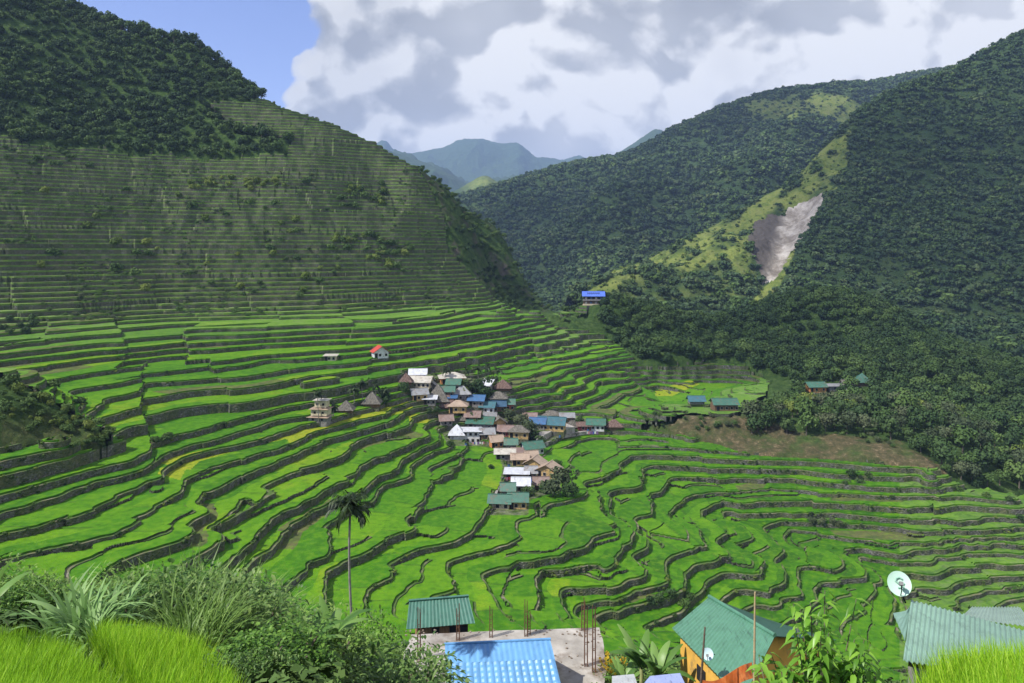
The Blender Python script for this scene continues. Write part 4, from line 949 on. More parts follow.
VH = [  # label, px, py(base), width px, roof, roof colour, wall colour, extras
 ('small white gabled hut with a bright red roof slope above the village', 380, 361, 15, 'gabley', 'red', 'white', dict(rz=25, rh_=1.6)),
 ('tiny cream hut with flat roof alone on the terraces left of the red roof', 331, 362, 11, 'flat', 'cream', 'cream', dict(wh=2.2)),
 ('upper house with white roof over bright blue walls at the top of the village', 418, 381, 16, 'gable', 'white', 'blue', dict(rz=4)),
 ('rust brown thatched hut left of the pale gabled house', 406, 386, 11, 'pyr', 'brownthatch', 'brown', dict(wh=1.0, rh_=3.)),
 ('cream house with pale grey roof and a row of windows near the village top', 421, 389, 22, 'gable', 'cream', 'cream', dict(rz=-10, nwin=4)),
 ('wide house with beige roof and orange end wall at the top right of the village', 452, 386, 25, 'hip', 'cream', 'orange', dict(rz=10, nwin=3)),
 ('small dark green roofed house behind the grey thatched pyramid', 454, 394, 13, 'gable', 'green', 'grey', dict(rz=-8)),
 ('steep grey thatched pyramid hut in the upper village', 438, 399, 15, 'pyr', 'thatch', 'brown', dict(wh=.8, rh_=4.)),
 ('grey gabled shed right of the cream house with many windows', 432, 392, 9, 'gabley', 'grey', 'grey', dict(wh=2.)),
 ('yellow house with patched grey roof on the left edge of the village', 419, 406, 15, 'gable', 'grey', 'yellow', dict(rz=20)),
 ('low house with white lean-to roof beside the yellow house on the village edge', 430, 409, 12, 'shed', 'white', 'grey', dict(rh_=.5)),
 ('long rust brown thatched house in the middle of the upper village', 447, 410, 19, 'hip', 'brownthatch', 'brown', dict(wh=1., rh_=2.8)),
 ('rounded grey roofed house beside a blue tarp', 462, 405, 16, 'hip', 'grey', 'grey', dict(rz=5, rh_=2.)),
 ('little shed with bright blue sheet roof beside the rounded grey roof', 452, 404, 8, 'shed', 'blue', 'grey', dict(wh=2., rh_=.5)),
 ('yellow two window house with brown roof standing on posts', 458, 419, 18, 'hip', 'tan', 'yellow', dict(posts=True)),
 ('grey thatched hut right of the yellow house on posts', 467, 423, 14, 'pyr', 'thatch', 'brown', dict(wh=.8, rh_=3.2)),
 ('white roofed shed tilted above the dark tree', 487, 392, 9, 'shed', 'white', 'grey', dict(rh_=1.4, rz=-25)),
 ('pinkish brown thatched hut at the upper right edge of the village', 503, 393, 15, 'pyr', 'brownthatch', 'brown', dict(wh=1., rh_=3.)),
 ('cream house with stacked grey thatch eaves below the pink thatched hut', 498, 406, 17, 'hip', 'thatch', 'cream', dict(rh_=1.6)),
 ('house with dull blue roof left of the teal roofs', 477, 408, 15, 'gable', 'blue', 'grey', dict(rz=-10)),
 ('house with bright teal roof in the middle of the village', 488, 415, 14, 'gable', 'teal', 'white', dict(rz=-12)),
 ('house with dark blue grey roof and white post right of the teal roof', 497, 418, 16, 'gable', 'navy', 'brown', dict(rz=4)),
 ('small red walled house at the right of the dark blue roof', 509, 412, 10, 'gable', 'green', 'red', dict(wh=2.6)),
 ('long house with green roof and yellow right wing in the middle of the village', 481, 432, 26, 'gable', 'green', 'grey', dict(rz=-8, nwin=3)),
 ('yellow gabled wing at the right end of the long green roof', 499, 432, 13, 'gabley', 'thatch', 'yellow', dict(rz=8)),
 ('tall white tent shaped gable house on the left edge of the village', 457, 441, 14, 'pyr', 'white', 'white', dict(wh=1.8, rh_=3.2)),
 ('two storey white house with flat white roof beside the tent shaped house', 471, 444, 19, 'flat', 'white', 'white', dict(storeys=2, wh=2.1, nwin=3)),
 ('yellow house with weathered thatch roof right of the two storey white house', 519, 444, 20, 'hip', 'thatch', 'yellow', dict(rz=-6)),
 ('house with bright green roof and white porch roof beside the village square', 532, 456, 20, 'gable', 'green', 'white', dict(rz=22, nwin=3)),
 ('low house with cream sheet roof left of the green roofed house by the square', 505, 462, 19, 'gable', 'cream', 'grey', dict(wh=2.2, rh_=.8)),
 ('small orange walled house with white awning on the edge of the field', 496, 449, 12, 'gable', 'tan', 'orange', dict(rz=20)),
 ('small dark green roof between the cream roof and the thatched yellow house', 511, 452, 11, 'gable', 'green', 'grey', dict(wh=2.4)),
 ('house with blue roof touching the big teal roofed hall', 538, 431, 15, 'gable', 'blue', 'grey', dict(rz=-12, wh=2.6)),
 ('large yellow walled hall with teal roof beside the paved square', 552, 437, 27, 'gable', 'teal', 'yellow', dict(rz=-14, nwin=4, dr=.55, rh_=1.7)),
 ('pale ochre house with rough thatch roof behind the teal roofed hall', 551, 422, 17, 'hip', 'thatch', 'cream', dict(rh_=1.)),
 ('dark open house with ragged roof behind the grey thatched pyramid by the square', 567, 424, 13, 'gable', 'grey', 'brown', dict(rh_=1.)),
 ('grey thatched pyramid hut at the right of the village square', 573, 430, 12, 'pyr', 'thatch', 'brown', dict(wh=.9, rh_=3.4)),
 ('low maroon house right of the grey pyramid hut', 584, 434, 13, 'gable', 'brownthatch', 'maroon', dict(wh=2., rh_=.8)),
 ('house with green roof and pale green walls at the right end of the village', 596, 432, 17, 'gable', 'green', 'white', dict(rz=-8, nwin=3)),
 ('brown thatched hut at the far right end of the village', 614, 434, 14, 'hip', 'brownthatch', 'brown', dict(wh=1.3, rh_=1.8)),
 ('yellow house with tan roof tucked behind the other tan roofs', 520, 467, 16, 'gable', 'tan', 'yellow', dict(rh_=1.)),
 ('yellow house with tan gable roof above the white roofed barn', 535, 472, 18, 'gabley', 'tan', 'yellow', dict(rz=-22)),
 ('yellow gabled house with tan roof standing right of the other tan roofs', 549, 484, 21, 'gabley', 'tan', 'yellow', dict(rz=-24, posts=True, wh=2.4)),
 ('open barn with broad flat white roof at the lower village', 517, 482, 23, 'flat', 'white', 'brown', dict(rz=-4, wh=2.4)),
 ('small house with white gable roof below the broad white barn roof', 521, 494, 16, 'gable', 'white', 'grey', dict(rz=-2, wh=2.4)),
 ('house with faded green roof left of the small white gable', 508, 498, 12, 'gable', 'green', 'grey', dict(wh=2.)),
 ('lowest house with green roof and yellow wall at the foot of the village', 518, 511, 18, 'gable', 'green', 'yellow', dict(rz=-3)),
 ('low house with dull green roof left of the lowest green roofed house', 500, 511, 20, 'gable', 'green', 'cream', dict(rz=-6, wh=2., dr=.6)),
 ('small teal roofed hut on the terraces right of the village', 696, 408, 15, 'gable', 'teal', 'grey', dict(posts=True, wh=1.2)),
 ('long brown house with green roof at the edge of the trees right of the village', 724, 412, 24, 'gable', 'green', 'brown', dict(nwin=4, wh=2.7)),
 ('small house with dark green roof and orange wall among the right trees', 815, 393, 18, 'gable', 'green', 'orange', dict(rz=5)),
 ('pale shack among rubble between the orange house and the trees', 834, 391, 14, 'flat', 'grey', 'grey', dict(wh=2.)),
 ('little white hut with dark eaves left of the green pyramid roof', 846, 390, 8, 'gable', 'thatch', 'white', dict(wh=2.4)),
 ('hut with steep green pyramid roof among the right trees', 862, 386, 14, 'pyr', 'green', 'brown', dict(wh=1.4, rh_=3.6)),
 ('rusty roofed shed left of the tall white tent shaped house', 446, 432, 12, 'gable', 'rusty', 'grey', dict(rz=12, wh=2.)),
 ('house with rusty brown sheet roof directly above the long green roof', 473, 425, 14, 'gable', 'rusty', 'brown', dict(rz=-6)),
 ('small grey shed between the dark blue grey roof and the yellow wing', 490, 424, 11, 'shed', 'grey', 'grey', dict(wh=2., rh_=.6)),
 ('rusty roofed house with maroon wall below the yellow gabled wing', 506, 438, 14, 'gable', 'rusty', 'maroon', dict(rz=-10, wh=2.2)),
 ('brown shed with patched grey roof in front of the two storey white house', 487, 440, 13, 'gable', 'grey', 'brown', dict(rz=8, wh=2.)),
 ('rusty lean-to right of the cream sheet roof above the rice', 518, 459, 12, 'shed', 'rusty', 'grey', dict(wh=2., rh_=.5)),
 ('tan roofed shed between the green porch house and the tan gable', 531, 464, 11, 'gable', 'tan', 'grey', dict(rz=15, wh=2.)),
 ('grey thatched hut left of the blue tarp shed', 443, 405, 11, 'pyr', 'thatch', 'brown', dict(wh=.8, rh_=2.6)),
 ('brown thatched hut below the blue tarp shed', 452, 413, 12, 'hip', 'brownthatch', 'brown', dict(wh=.9, rh_=2.)),
 ('dull green roofed house right of the upper grey thatched pyramid', 448, 398, 12, 'gable', 'green', 'brown', dict(wh=2.2)),
 ('rusty roofed hut wedged behind the teal roofed hall', 530, 424, 12, 'gable', 'rusty', 'grey', dict(wh=2.)),
 ('dark shed with rusty roof under the tan gable on posts', 541, 491, 13, 'gable', 'rusty', 'brown', dict(wh=1.8)),
 ('small grey roofed shed between the white barn and the tan roofs', 531, 480, 10, 'gable', 'grey', 'maroon', dict(wh=2.)),
 ('grey thatched hut in the yellow field right of the tiered house', 346, 414, 14, 'pyr', 'thatch', 'brown', dict(wh=1., rh_=2.8)),
 ('large grey thatched hut hidden in dark palms left of the village', 372, 412, 16, 'pyr', 'thatch', 'brown', dict(wh=1.2, rh_=3.6)),
]
for L_ in VH:
    lab, px, py, wp, rf, rc, wc, kw = L_
    house(lab, px, py, wp, rf, rc, wc, group=VG, name='thatched_hut' if rf == 'pyr' and 'thatch' in rc else 'village_house', **kw)
# tiered cream house
X, Y, Z = hit(318, 424)
e = empty('tiered_house', (X, Y+2.5, Z), R(-8), 'tall cream house of three stacked tiers with flat eaves beside dark palms', 'house')
zz = 0
for i, (w_, h_) in enumerate(((5.6, 1.5), (4.9, 1.9), (3.6, 2.1))):
    b = MB(); b.box(-w_/2+i*.3, w_/2+i*.3, -w_*.38, w_*.38, zz-(1.2 if i == 0 else 0), zz+h_); b.build('wall', WM['cream'] if i else WM['grey'], e)
    b = MB(); roof_mesh(b, 'hip', w_, w_*.76, .45, .6, zz+h_+.005)
    b.v = [(p[0]+i*.3, p[1], p[2]) for p in b.v]; b.build('eave', RM['cream'] if i == 2 else RM['tan'], e)
    for sx in (-.25, .25):
        b = MB(); b.box(i*.3+sx*w_-.35, i*.3+sx*w_+.35, -w_*.38-.04, -w_*.38-.004, zz+.6, zz+1.25); b.build('window', m_dark, e)
    zz += h_+.46
# the blue roofed lodge on the saddle
X, Y, Z = hit(594, 304); Z = float((HZ-306)/FPX*Y)
e = empty('lodge', (X, Y+3, Z), R(-4), 'three storey lodge with bright blue roof on the saddle between the hills', 'house')
wl = 11.5
b = MB(); b.box(-wl/2, wl/2, -2.6, 2.6, -4, .3); b.build('basement', m_conc, e)
for k in range(2):
    z0 = .3+k*2.7
    b = MB(); b.box(-wl/2, wl/2, -2.3, 2.6, z0+.15, z0+2.7); b.build('wall', m_dark if k == 1 else WM['brown'], e)
    b = MB(); b.box(-wl/2-.5, wl/2+.5, -3.6, 2.7, z0, z0+.148); b.box(-wl/2-.5, wl/2+.5, -3.6, -3.5, z0+.15, z0+1.0); b.build('balcony', WM['grey'] if k else WM['cream'], e)
    for i in range(4):
        b = MB(); x = -wl/2+1.4+i*(wl-2.8)/3; b.box(x-.6, x+.6, -2.36, -2.304, z0+.9, z0+2.1); b.build('window', RM['blue'] if i % 2 else m_frame, e)
b = MB(); roof_mesh(b, 'gable', wl, 6.4, 2.6, .9, 5.75); rf = b.build('roof', metal_mat('vivid_blue_roof_sheet', (.10, .20, .72)), e)
b = MB()
for i in range(7):     # dark letters-like marks painted along the roof slope
    x0 = -3.6+i*1.05; z_ = lambda y: 5.75+.04-.12+(y+4.1)/4.1*2.72
    for (xa, xb, ya, yb) in ((x0, x0+.22, -2.6, -1.2), (x0+.22, x0+.7, -1.5, -1.2), (x0+.55, x0+.75, -2.3, -1.3)):
        b.add([(xa, ya, z_(ya)+.06), (xb, ya, z_(ya)+.06), (xb, yb, z_(yb)+.06), (xa, yb, z_(yb)+.06)], [(0, 1, 2, 3)])
b.build('roof_marking', m_dark, rf)
# paved square and the path on the wall below it
def strip(name, pts, width, mat, lift=.35, kind='structure', label=None, cat=None):
    P3 = [Vector(hit(*p)) for p in pts]; b = MB()
    for i in range(len(P3)-1):
        d = (P3[i+1]-P3[i]); d.z = 0; n = Vector((-d.y, d.x, 0)).normalized()*width/2; u = Vector((0, 0, lift))
        a = [P3[i]-n+u, P3[i]+n+u, P3[i+1]+n+u, P3[i+1]-n+u]; lo = [p-Vector((0, 0, 1.2)) for p in a]
        b.add(a+lo, [(0, 1, 2, 3), (0, 4, 5, 1), (1, 5, 6, 2), (2, 6, 7, 3), (3, 7, 4, 0)])
    o = b.build(name, mat); tag(o, label, cat, kind=kind); return o
strip('path', [(486, 518), (492, 505), (497, 492), (500, 481), (505, 468)], .7, m_conc, .12)
strip('path', [(537, 449), (548, 442), (560, 436), (575, 433), (592, 431)], 1.3, m_conc, .25)
b = MB(); q = [hit(*p) for p in ((536, 447), (552, 437), (575, 433), (566, 427), (540, 434))]; zt = max(p[2] for p in q)+.25
b.slab([(p[0], p[1], zt) for p in q], 2.4); tag(b.build('paved_square', m_conc), kind='structure')

# laundry lines, drums and stacked goods between the houses
rc = random.Random(12)
cl_cols = [flatmat('cloth_%s' % n_, c_, .15, 3.) for n_, c_ in (('red', (.45, .05, .06)), ('white', (.7, .7, .7)), ('blue', (.08, .12, .4)), ('pink', (.55, .25, .3)), ('violet', (.22, .12, .30)))]
for i, (px, py, lb) in enumerate([(527,490,'washing line under the tan gable on posts'),(500,447,'washing line by the small orange walled house'),(478,448,'washing line in front of the two storey white house'),(592,437,'washing line by the paved path at the right end of the village'),(508,484,'washing line beside the open barn'),(533,486,'washing line with pink and violet clothes beside the small grey roofed shed')]):
    X, Y, Z = hit(px, py); e = empty('washing_line', (X, Y, Z), R(rc.uniform(-20, 20)), lb, 'washing line')
    for sx in (-2.2, 2.2): b = MB(); b.tube([(sx, 0, -.5), (sx, 0, 2.1)], .05, 6); b.build('post', m_post, e)
    b = MB(); b.tube([(-2.2, 0, 2.0), (0, 0, 1.88), (2.2, 0, 2.0)], .015, 4); b.build('line', m_dark, e)
    x = -1.9
    while x < 1.7:
        w_ = rc.uniform(.3, .7); b = MB(); b.box(x, x+w_, -.02, .02, 1.95-rc.uniform(.6, 1.1), 1.93); b.build('cloth', rc.choice(cl_cols), e); x += w_+rc.uniform(.05, .25)
for i, (px, py, lb) in enumerate([(560,438,'blue water drum on the paved square'),(528,447,'water drum beside the thatched yellow house'),(466,446,'water drum at the foot of the white tent shaped house'),(509,470,'water drum behind the broad white barn roof'),(588,436,'water drum by the low maroon house')]):
    X, Y, Z = hit(px, py); e = empty('water_drum', (X, Y, Z), 0, lb, 'drum')
    b = MB(); b.tube([(0, 0, 0), (0, 0, .1), (0, 0, .45), (0, 0, .5), (0, 0, .55), (0, 0, .95)], [.42, .42, .42, .45, .42, .42], 14); b.build('body', RM['blue'] if i != 1 else m_dark, e)
    b = MB(); b.tube([(0, 0, .95), (0, 0, 1.0)], [.44, .40], 14); b.build('lid', m_dark, e)
# ================================================================ the near bank below the viewpoint
NB = [(0,0,-2.2),(-6,0,-2.5),(6,0,-2),(0,6,-4.8),(-6,9,-6),(-9,9,-6),(-14,12,-7),(-9,13,-7.4),(-4,10,-7.2),(-5,14,-8.4),(-7,16,-9),(-3,16,-10.5),(0,12,-8.8),(0,20,-15),(3,8,-6.3),(4.6,6.6,-4.35),(5,8.5,-5.3),(7,9.5,-5.95),(6.5,7.5,-4.8),(9,12,-7.5),(8,16,-11),(14,20,-13),(15,28,-17),(8,30,-21.5),(0,30,-22),
 (-8,20,-11.5),(-16,20,-10.7),(-6,30,-18),(-20,30,-15.8),(-12,45,-27.5),(-30,45,-24.5),(0,45,-31.5),(9,46,-29.4),(6,52,-30.5),(16,45,-32),(30,45,-30.5),(-40,62,-34.6),(-20,62,-36),(0,62,-36),(20,62,-37.5),(45,62,-41.5),(60,62,-41.5),(-60,62,-34.6),(-30,20,-9),(30,20,-11),(-30,-6,-1),(30,-6,-1),(-40,40,-21),(45,40,-27),(6,5,-3.2),(10,8,-5.0)]
NB = np.array(NB, float); S_old = S; S = 10.
NFIT = tps_fit(NB, 1e-3)
nx, ny = 260, 200
gx_, gy_ = np.meshgrid(np.linspace(-62, 62, nx), np.linspace(-6, 66, ny))
nz_ = tps_eval(NFIT, gx_, gy_); S = S_old
nz_ = nz_+.18*fbm(gx_/2.2, gy_/2.2, 4, 41)
def near_z(x, y):
    j = (x+62)/124*(nx-1); i = (y+6)/72*(ny-1); j0 = int(np.clip(j, 0, nx-2)); i0 = int(np.clip(i, 0, ny-2)); fj = j-j0; fi = i-i0
    return float((nz_[i0, j0]*(1-fj)+nz_[i0, j0+1]*fj)*(1-fi)+(nz_[i0+1, j0]*(1-fj)+nz_[i0+1, j0+1]*fj)*fi)
brn = np.clip(fbm(gx_/5, gy_/5, 3, 9)+.25, 0, 1)
o = mesh_np('near_bank', np.stack([gx_.ravel(), gy_.ravel(), nz_.ravel()], 1), quad_grid(ny, nx), m_slope, smooth=True, attrs={'brown': ('POINT', brn), 'rock': ('POINT', brn*0)})
tag(o, kind='structure')
def at(px, Y, dz=0.):
    x = (px-CX)/FPX*Y; return x, Y, near_z(x, Y)+dz
# ---- leaves
def leaf_mat(name, dark, mid, light, transl=.35, rough=.5):
    m, t, b = mat_base(name, rough, .3); sh = attr(t, 'shade'); oi = t.new('ShaderNodeObjectInfo')
    f = t.math('ADD', t.math('MULTIPLY', sh, .7), t.math('MULTIPLY', oi.outputs['Random'], .3))
    c = t.ramp(f, [(.05, dark), (.5, mid), (.95, light)]); t.link(c, b.inputs['Base Color'])
    tl = t.new('ShaderNodeBsdfTranslucent'); t.link(c, tl.inputs[0]); ms = t.new('ShaderNodeMixShader'); ms.inputs[0].default_value = transl
    out = t.n['Material Output']; t.link(b.outputs[0], ms.inputs[1]); t.link(tl.outputs[0], ms.inputs[2]); t.link(ms.outputs[0], out.inputs[0]); return m
lm_rice = leaf_mat('near_rice_leaf', (.13, .27, .01), (.25, .50, .015), (.50, .68, .07), .45)
lm_bush = leaf_mat('bush_leaf', (.025, .075, .012), (.07, .165, .02), (.17, .31, .05), .35)
lm_bush2 = leaf_mat('grey_bush_leaf', (.03, .07, .02), (.08, .16, .035), (.19, .28, .08), .3)
lm_grass = leaf_mat('tall_grass_leaf', (.06, .12, .02), (.14, .25, .045), (.27, .40, .10), .35)
lm_reed = leaf_mat('reed_leaf', (.08, .17, .04), (.19, .34, .10), (.36, .52, .22), .35)
lm_banana = leaf_mat('banana_leaf', (.06, .14, .03), (.12, .24, .05), (.22, .36, .10), .35, .4)
lm_bright = leaf_mat('bright_sapling_leaf', (.08, .20, .02), (.17, .36, .035), (.33, .55, .08), .4, .35)
lm_palm = leaf_mat('palm_leaf', (.010, .026, .008), (.028, .055, .015), (.07, .11, .03), .15)
lm_yellow = leaf_mat('yellow_flower', (.45, .26, .01), (.65, .42, .02), (.75, .55, .05), .3)
lm_orange = leaf_mat('orange_flower', (.40, .12, .03), (.60, .22, .06), (.70, .35, .12), .3)
lm_dry = leaf_mat('dry_stalk', (.10, .08, .05), (.20, .16, .10), (.32, .27, .18), .1)
def blades(n, base, rs, L, wd, bend, seg=4, spread=.3, up_=1., droop=None):
    """n arched blades; base (n,3). returns verts,faces,shade"""
    az_ = rs.uniform(0, 2*np.pi, n); d = np.stack([np.cos(az_), np.sin(az_)], 1)
    Ls = L*rs.uniform(.65, 1.15, n); bd = bend*rs.uniform(.3, 1.2, n); ws = wd*rs.uniform(.7, 1.3, n)
    tn = rs.uniform(0, spread, n)
    t_ = np.linspace(0, 1, seg+1)
    ang = tn[:, None]+bd[:, None]*t_[None]**1.4             # angle from vertical
    dl = Ls[:, None]/seg
    hx = np.concatenate([np.zeros((n, 1)), np.cumsum(np.sin(ang[:, :-1])*dl, 1)], 1); hz = np.concatenate([np.zeros((n, 1)), np.cumsum(np.cos(ang[:, :-1])*dl, 1)], 1)
    P_ = np.stack([base[:, 0:1]+hx*d[:, 0:1], base[:, 1:2]+hx*d[:, 1:2], base[:, 2:3]+hz], 2)
    side = np.stack([-d[:, 1], d[:, 0], np.zeros(n)], 1)
    tw = rs.uniform(-.6, .6, n); side = side*np.cos(tw)[:, None]+np.stack([d[:, 0], d[:, 1], np.zeros(n)], 1)*np.sin(tw)[:, None]
    prof = np.clip(np.sin(np.pi*(.12+.88*t_))**.7, .03, 1)*ws[:, None]/2
    A = P_-side[:, None]*prof[..., None]; B = P_+side[:, None]*prof[..., None]
    V = np.stack([A, B], 2).reshape(n, -1, 3); k = np.arange(seg)*2
    f = np.stack([k, k+1, k+3, k+2], 1); Fq = (f[None]+(np.arange(n)*(seg+1)*2)[:, None, None]).reshape(-1, 4)
    sh = np.repeat(rs.uniform(0, 1, n), seg)
    return V.reshape(-1, 3), Fq, sh
def join(parts):
    V = []; F_ = []; S_ = []; b0 = 0
    for v, f, s in parts: V.append(v); F_.append(f+b0); S_.append(s); b0 += len(v)
    return np.concatenate(V), np.concatenate(F_), np.concatenate(S_)
def plant_mesh(name, vfs, mat):
    o = mesh_np(name, vfs[0], vfs[1], mat, attrs={'shade': ('FACE', vfs[2])}); me = o.data; bpy.data.objects.remove(o); return me
def leaflets(C, d, L, wd, rs, fold=.25, droop=.5):
    """broad pointed leaves: two-panel folded, 3 segments. C base pts (n,3), d directions (n,3)"""
    n = len(C); up_ = np.array([0, 0, 1.]); side = np.cross(d, up_); side /= np.linalg.norm(side, axis=1)[:, None]+1e-6
    nr = np.cross(side, d); out = []
    Ls = L*rs.uniform(.6, 1.25, n)[:, None]; ws = wd*rs.uniform(.7, 1.2, n)[:, None]
    ts = [0, .3, .65, 1.]; wf = [.05, .5, .42, .02]; V = []
    for t_, w_ in zip(ts, wf):
        c = C+d*Ls*t_-up_*(droop*Ls*t_*t_); V += [c-side*ws*w_+nr*ws*w_*fold, c-up_*0, c+side*ws*w_+nr*ws*w_*fold]
    V = np.stack(V, 1); f = []
    for i in range(3):
        a = i*3; f += [(a, a+1, a+4, a+3), (a+1, a+2, a+5, a+4)]
    f = np.array(f); Fq = (f[None]+(np.arange(n)*12)[:, None, None]).reshape(-1, 4)
    return V.reshape(-1, 3), Fq, np.repeat(rs.uniform(0, 1, n), 6)
def bush_mesh(seed, n=1500, leaf=.07, lobes=10, flat=.75, mat=None, tall=1., lw=.45, droop=.4):
    rs = np.random.RandomState(seed); L = []
    for i in range(lobes):
        a = rs.uniform(0, 6.28); r = rs.uniform(0, .6); L.append((math.cos(a)*r, math.sin(a)*r, rs.uniform(.15, .8)*flat, rs.uniform(.25, .45)))
    L = np.array(L); li = rs.randint(0, lobes, n); d = rs.normal(size=(n, 3)); d[:, 2] = d[:, 2]*.8+.3; d /= np.linalg.norm(d, axis=1)[:, None]
    C = L[li, :3]+d*(L[li, 3]*rs.uniform(.55, 1.08, n))[:, None]; C[:, 2] *= tall
    dd = d+rs.normal(size=d.shape)*.6; dd[:, 2] -= .1; dd /= np.linalg.norm(dd, axis=1)[:, None]
    return plant_mesh('foliage', leaflets(C, dd, leaf*2.2, leaf*2.2*lw, rs, droop=droop), mat)
def tuft_mesh(seed, n, L, wd, bend, rad, mat, seg=5, spread=.5):
    rs = np.random.RandomState(seed); a = rs.uniform(0, 6.28, n); r = rad*np.sqrt(rs.uniform(0, 1, n)); base_ = np.stack([np.cos(a)*r, np.sin(a)*r, np.full(n, -.1)], 1)
    return plant_mesh('blades', blades(n, base_, rs, L, wd, bend, seg, spread), mat)
def thing(name, loc, label, cat, group=None, parts=(), s=1., rz=0., tall=1.):
    e = empty(name, loc, rz, label, cat, group)
    for pn, me in parts:
        o = bpy.data.objects.new(pn, me); COL.objects.link(o); o.parent = e; o.scale = (s, s, s*tall)
    return e
BUSH = [bush_mesh(300+i, [3600, 2600, 3000][i], [.030, .042, .034][i], 12, .75, [lm_bush, lm_bush2, lm_bush][i], lw=[.45, .35, .6][i]) for i in range(3)]+[bush_mesh(310, 2400, .045, 9, .8, lm_grass, lw=.25)]
STEM = []
for i in range(2):
    b = MB(); rs_ = random.Random(i)
    for k in range(6):
        a = rs_.uniform(0, 6.28); b.tube([(0, 0, -.3), (math.cos(a)*.15, math.sin(a)*.15, .25), (math.cos(a)*.4, math.sin(a)*.4, .62)], [.03, .022, .01], 5)
    o = b.build('stem', m_bark); STEM.append(o.data); bpy.data.objects.remove(o)
TUFT = [tuft_mesh(400+i, 260, 1.15, .022, 1.5, .30, lm_grass, 5, .6) for i in range(3)]
REED = [tuft_mesh(410+i, 46, 1.5, .075, 1.9, .18, lm_reed, 7, .45) for i in range(2)]
rs = np.random.RandomState(3)
def bushes(items, label, group=None, cat='bush', name='leafy_bush', kinds=BUSH, s=1.):
    for i, (px, Y, h) in enumerate(items):
        lb = label[i] if isinstance(label, (list, tuple)) else label
        thing(name, at(px, Y), lb, cat, group, [('foliage', kinds[rs.randint(len(kinds))]), ('stem', STEM[i % 2])], h*1.15*s, rs.uniform(0, 6.28))
it = []
for k in range(110):
    px = rs.uniform(-20, 410); Y = rs.uniform(17, 44)
    x, y, z = at(px, Y); top = 590+ (20 if px > 260 else -12)+12*math.sin(px/37.); h = min(2.6, max(.8, (-(top-HZ)/FPX*Y-z)))
    if h*0+(-(z+.9)*FPX/Y+HZ) < top-25: continue
    if h < .85 and Y < 30: h = .9
    it.append((px, Y, h*rs.uniform(.75, 1.0)))
bushes(it, 'leafy green bush in the thicket covering the near slope', 'bushes of the near thicket')
# front edge bushes between the fields and the thicket, right of the rice
bushes([(250, 14, 1.3), (285, 15.5, 1.5), (235, 17, 1.2), (310, 18, 1.4), (270, 19, 1.6), (335, 22, 1.7), (230, 13.2, .8), (375, 24, 1.8), (395, 27, 2.1), (262, 13.3, .9)], 'dark low bush in the shade right of the young rice', 'dark bushes right of the rice')
it = []
for px, Y, h in [(170,19,1.9),(188,20,2.0),(203,19,1.8),(215,21,2.1),(180,17.5,1.3),(235,20,1.8),(190,16,1.4),(205,16.3,1.2),(250,22,1.9),(160,22,1.9),(225,17.5,1.4),(262,24,1.8),(195,15,1.0),(280,22,1.6),(140,20,1.5),(120,22,1.5),(300,26,1.7),(60,21,1.3),(30,20,1.3),(330,28,1.6),(245,17,1.2)]:
    it.append((px, Y, h))
for i, (px, Y, h) in enumerate(it):
    thing('grass_tussock', at(px, Y), 'tall tussock of arching pale green grass among the near bushes', 'grass', 'tall grass tussocks of the near slope', [('blades', TUFT[i % 3])], h*1.35, rs.uniform(0, 6))
for i, (px, Y, h, lb) in enumerate([(62,16.5,1.25,'pale broad bladed reed plant at the left end of the clump'),(82,15.5,1.3,'tallest pale broad bladed reed plant arching over the rice'),(100,16,1.25,'pale broad bladed reed plant in the middle of the clump'),(116,16.5,1.15,'pale broad bladed reed plant at the right end of the clump'),(92,14.8,.8,'short pale reed shoot in front of the reed clump')]):
    thing('reed_plant', at(px, Y), lb, 'reed', None, [('blades', REED[i % 2])], h, rs.uniform(0, 6))
# small tree behind the thicket
X, Y, Z = at(368, 46)
e = empty('small_tree', (X, Y, Z), 0, 'small round leafy tree right of the tall palm trunk', 'tree')
tc_ = bush_mesh(333, 3000, .045, 14, .9, lm_bush); o = bpy.data.objects.new('crown', tc_); COL.objects.link(o); o.parent = e; o.scale = (3.0, 3.0, 4.6); o.location.z = 1.6
o = bpy.data.objects.new('trunk', TR[0]); COL.objects.link(o); o.parent = e; o.scale = (2.6, 2.6, 3.6)
# flowers
def flower_bush(px, Y, h, mat, label, n=220, spike=False):
    e = thing('flowering_bush', at(px, Y), label, 'bush', None, [('foliage', BUSH[3]), ('stem', STEM[0])], h)
    rs_ = np.random.RandomState(int(px)); d = rs_.normal(size=(n, 3)); d[:, 2] = abs(d[:, 2])+.3; d /= np.linalg.norm(d, axis=1)[:, None]
    C = d*.68*np.array([1, 1, 1.1])*rs_.uniform(.7, 1.1, (n, 1)); C[:, 2] += .12
    if spike: C[:, 2] *= 1.5
    me = plant_mesh('flowers', leaflets(C, d, .12, .11, rs_, droop=.1), mat); o = bpy.data.objects.new('flowers', me); COL.objects.link(o); o.parent = e; o.scale = (h, h, h)
flower_bush(611, 50, 2.6, lm_yellow, 'bush dotted with yellow flowers beside the concrete roof', 260)
flower_bush(598, 52, 1.6, lm_yellow, 'small yellow flowering shrub behind the concrete roof corner', 120)
flower_bush(322, 34, 1.9, lm_orange, 'shrub with upright orange flower spikes left of the palm', 170, True)
flower_bush(300, 35, 1.6, lm_orange, 'smaller orange flowering shrub at the left of the spiked one', 120, True)
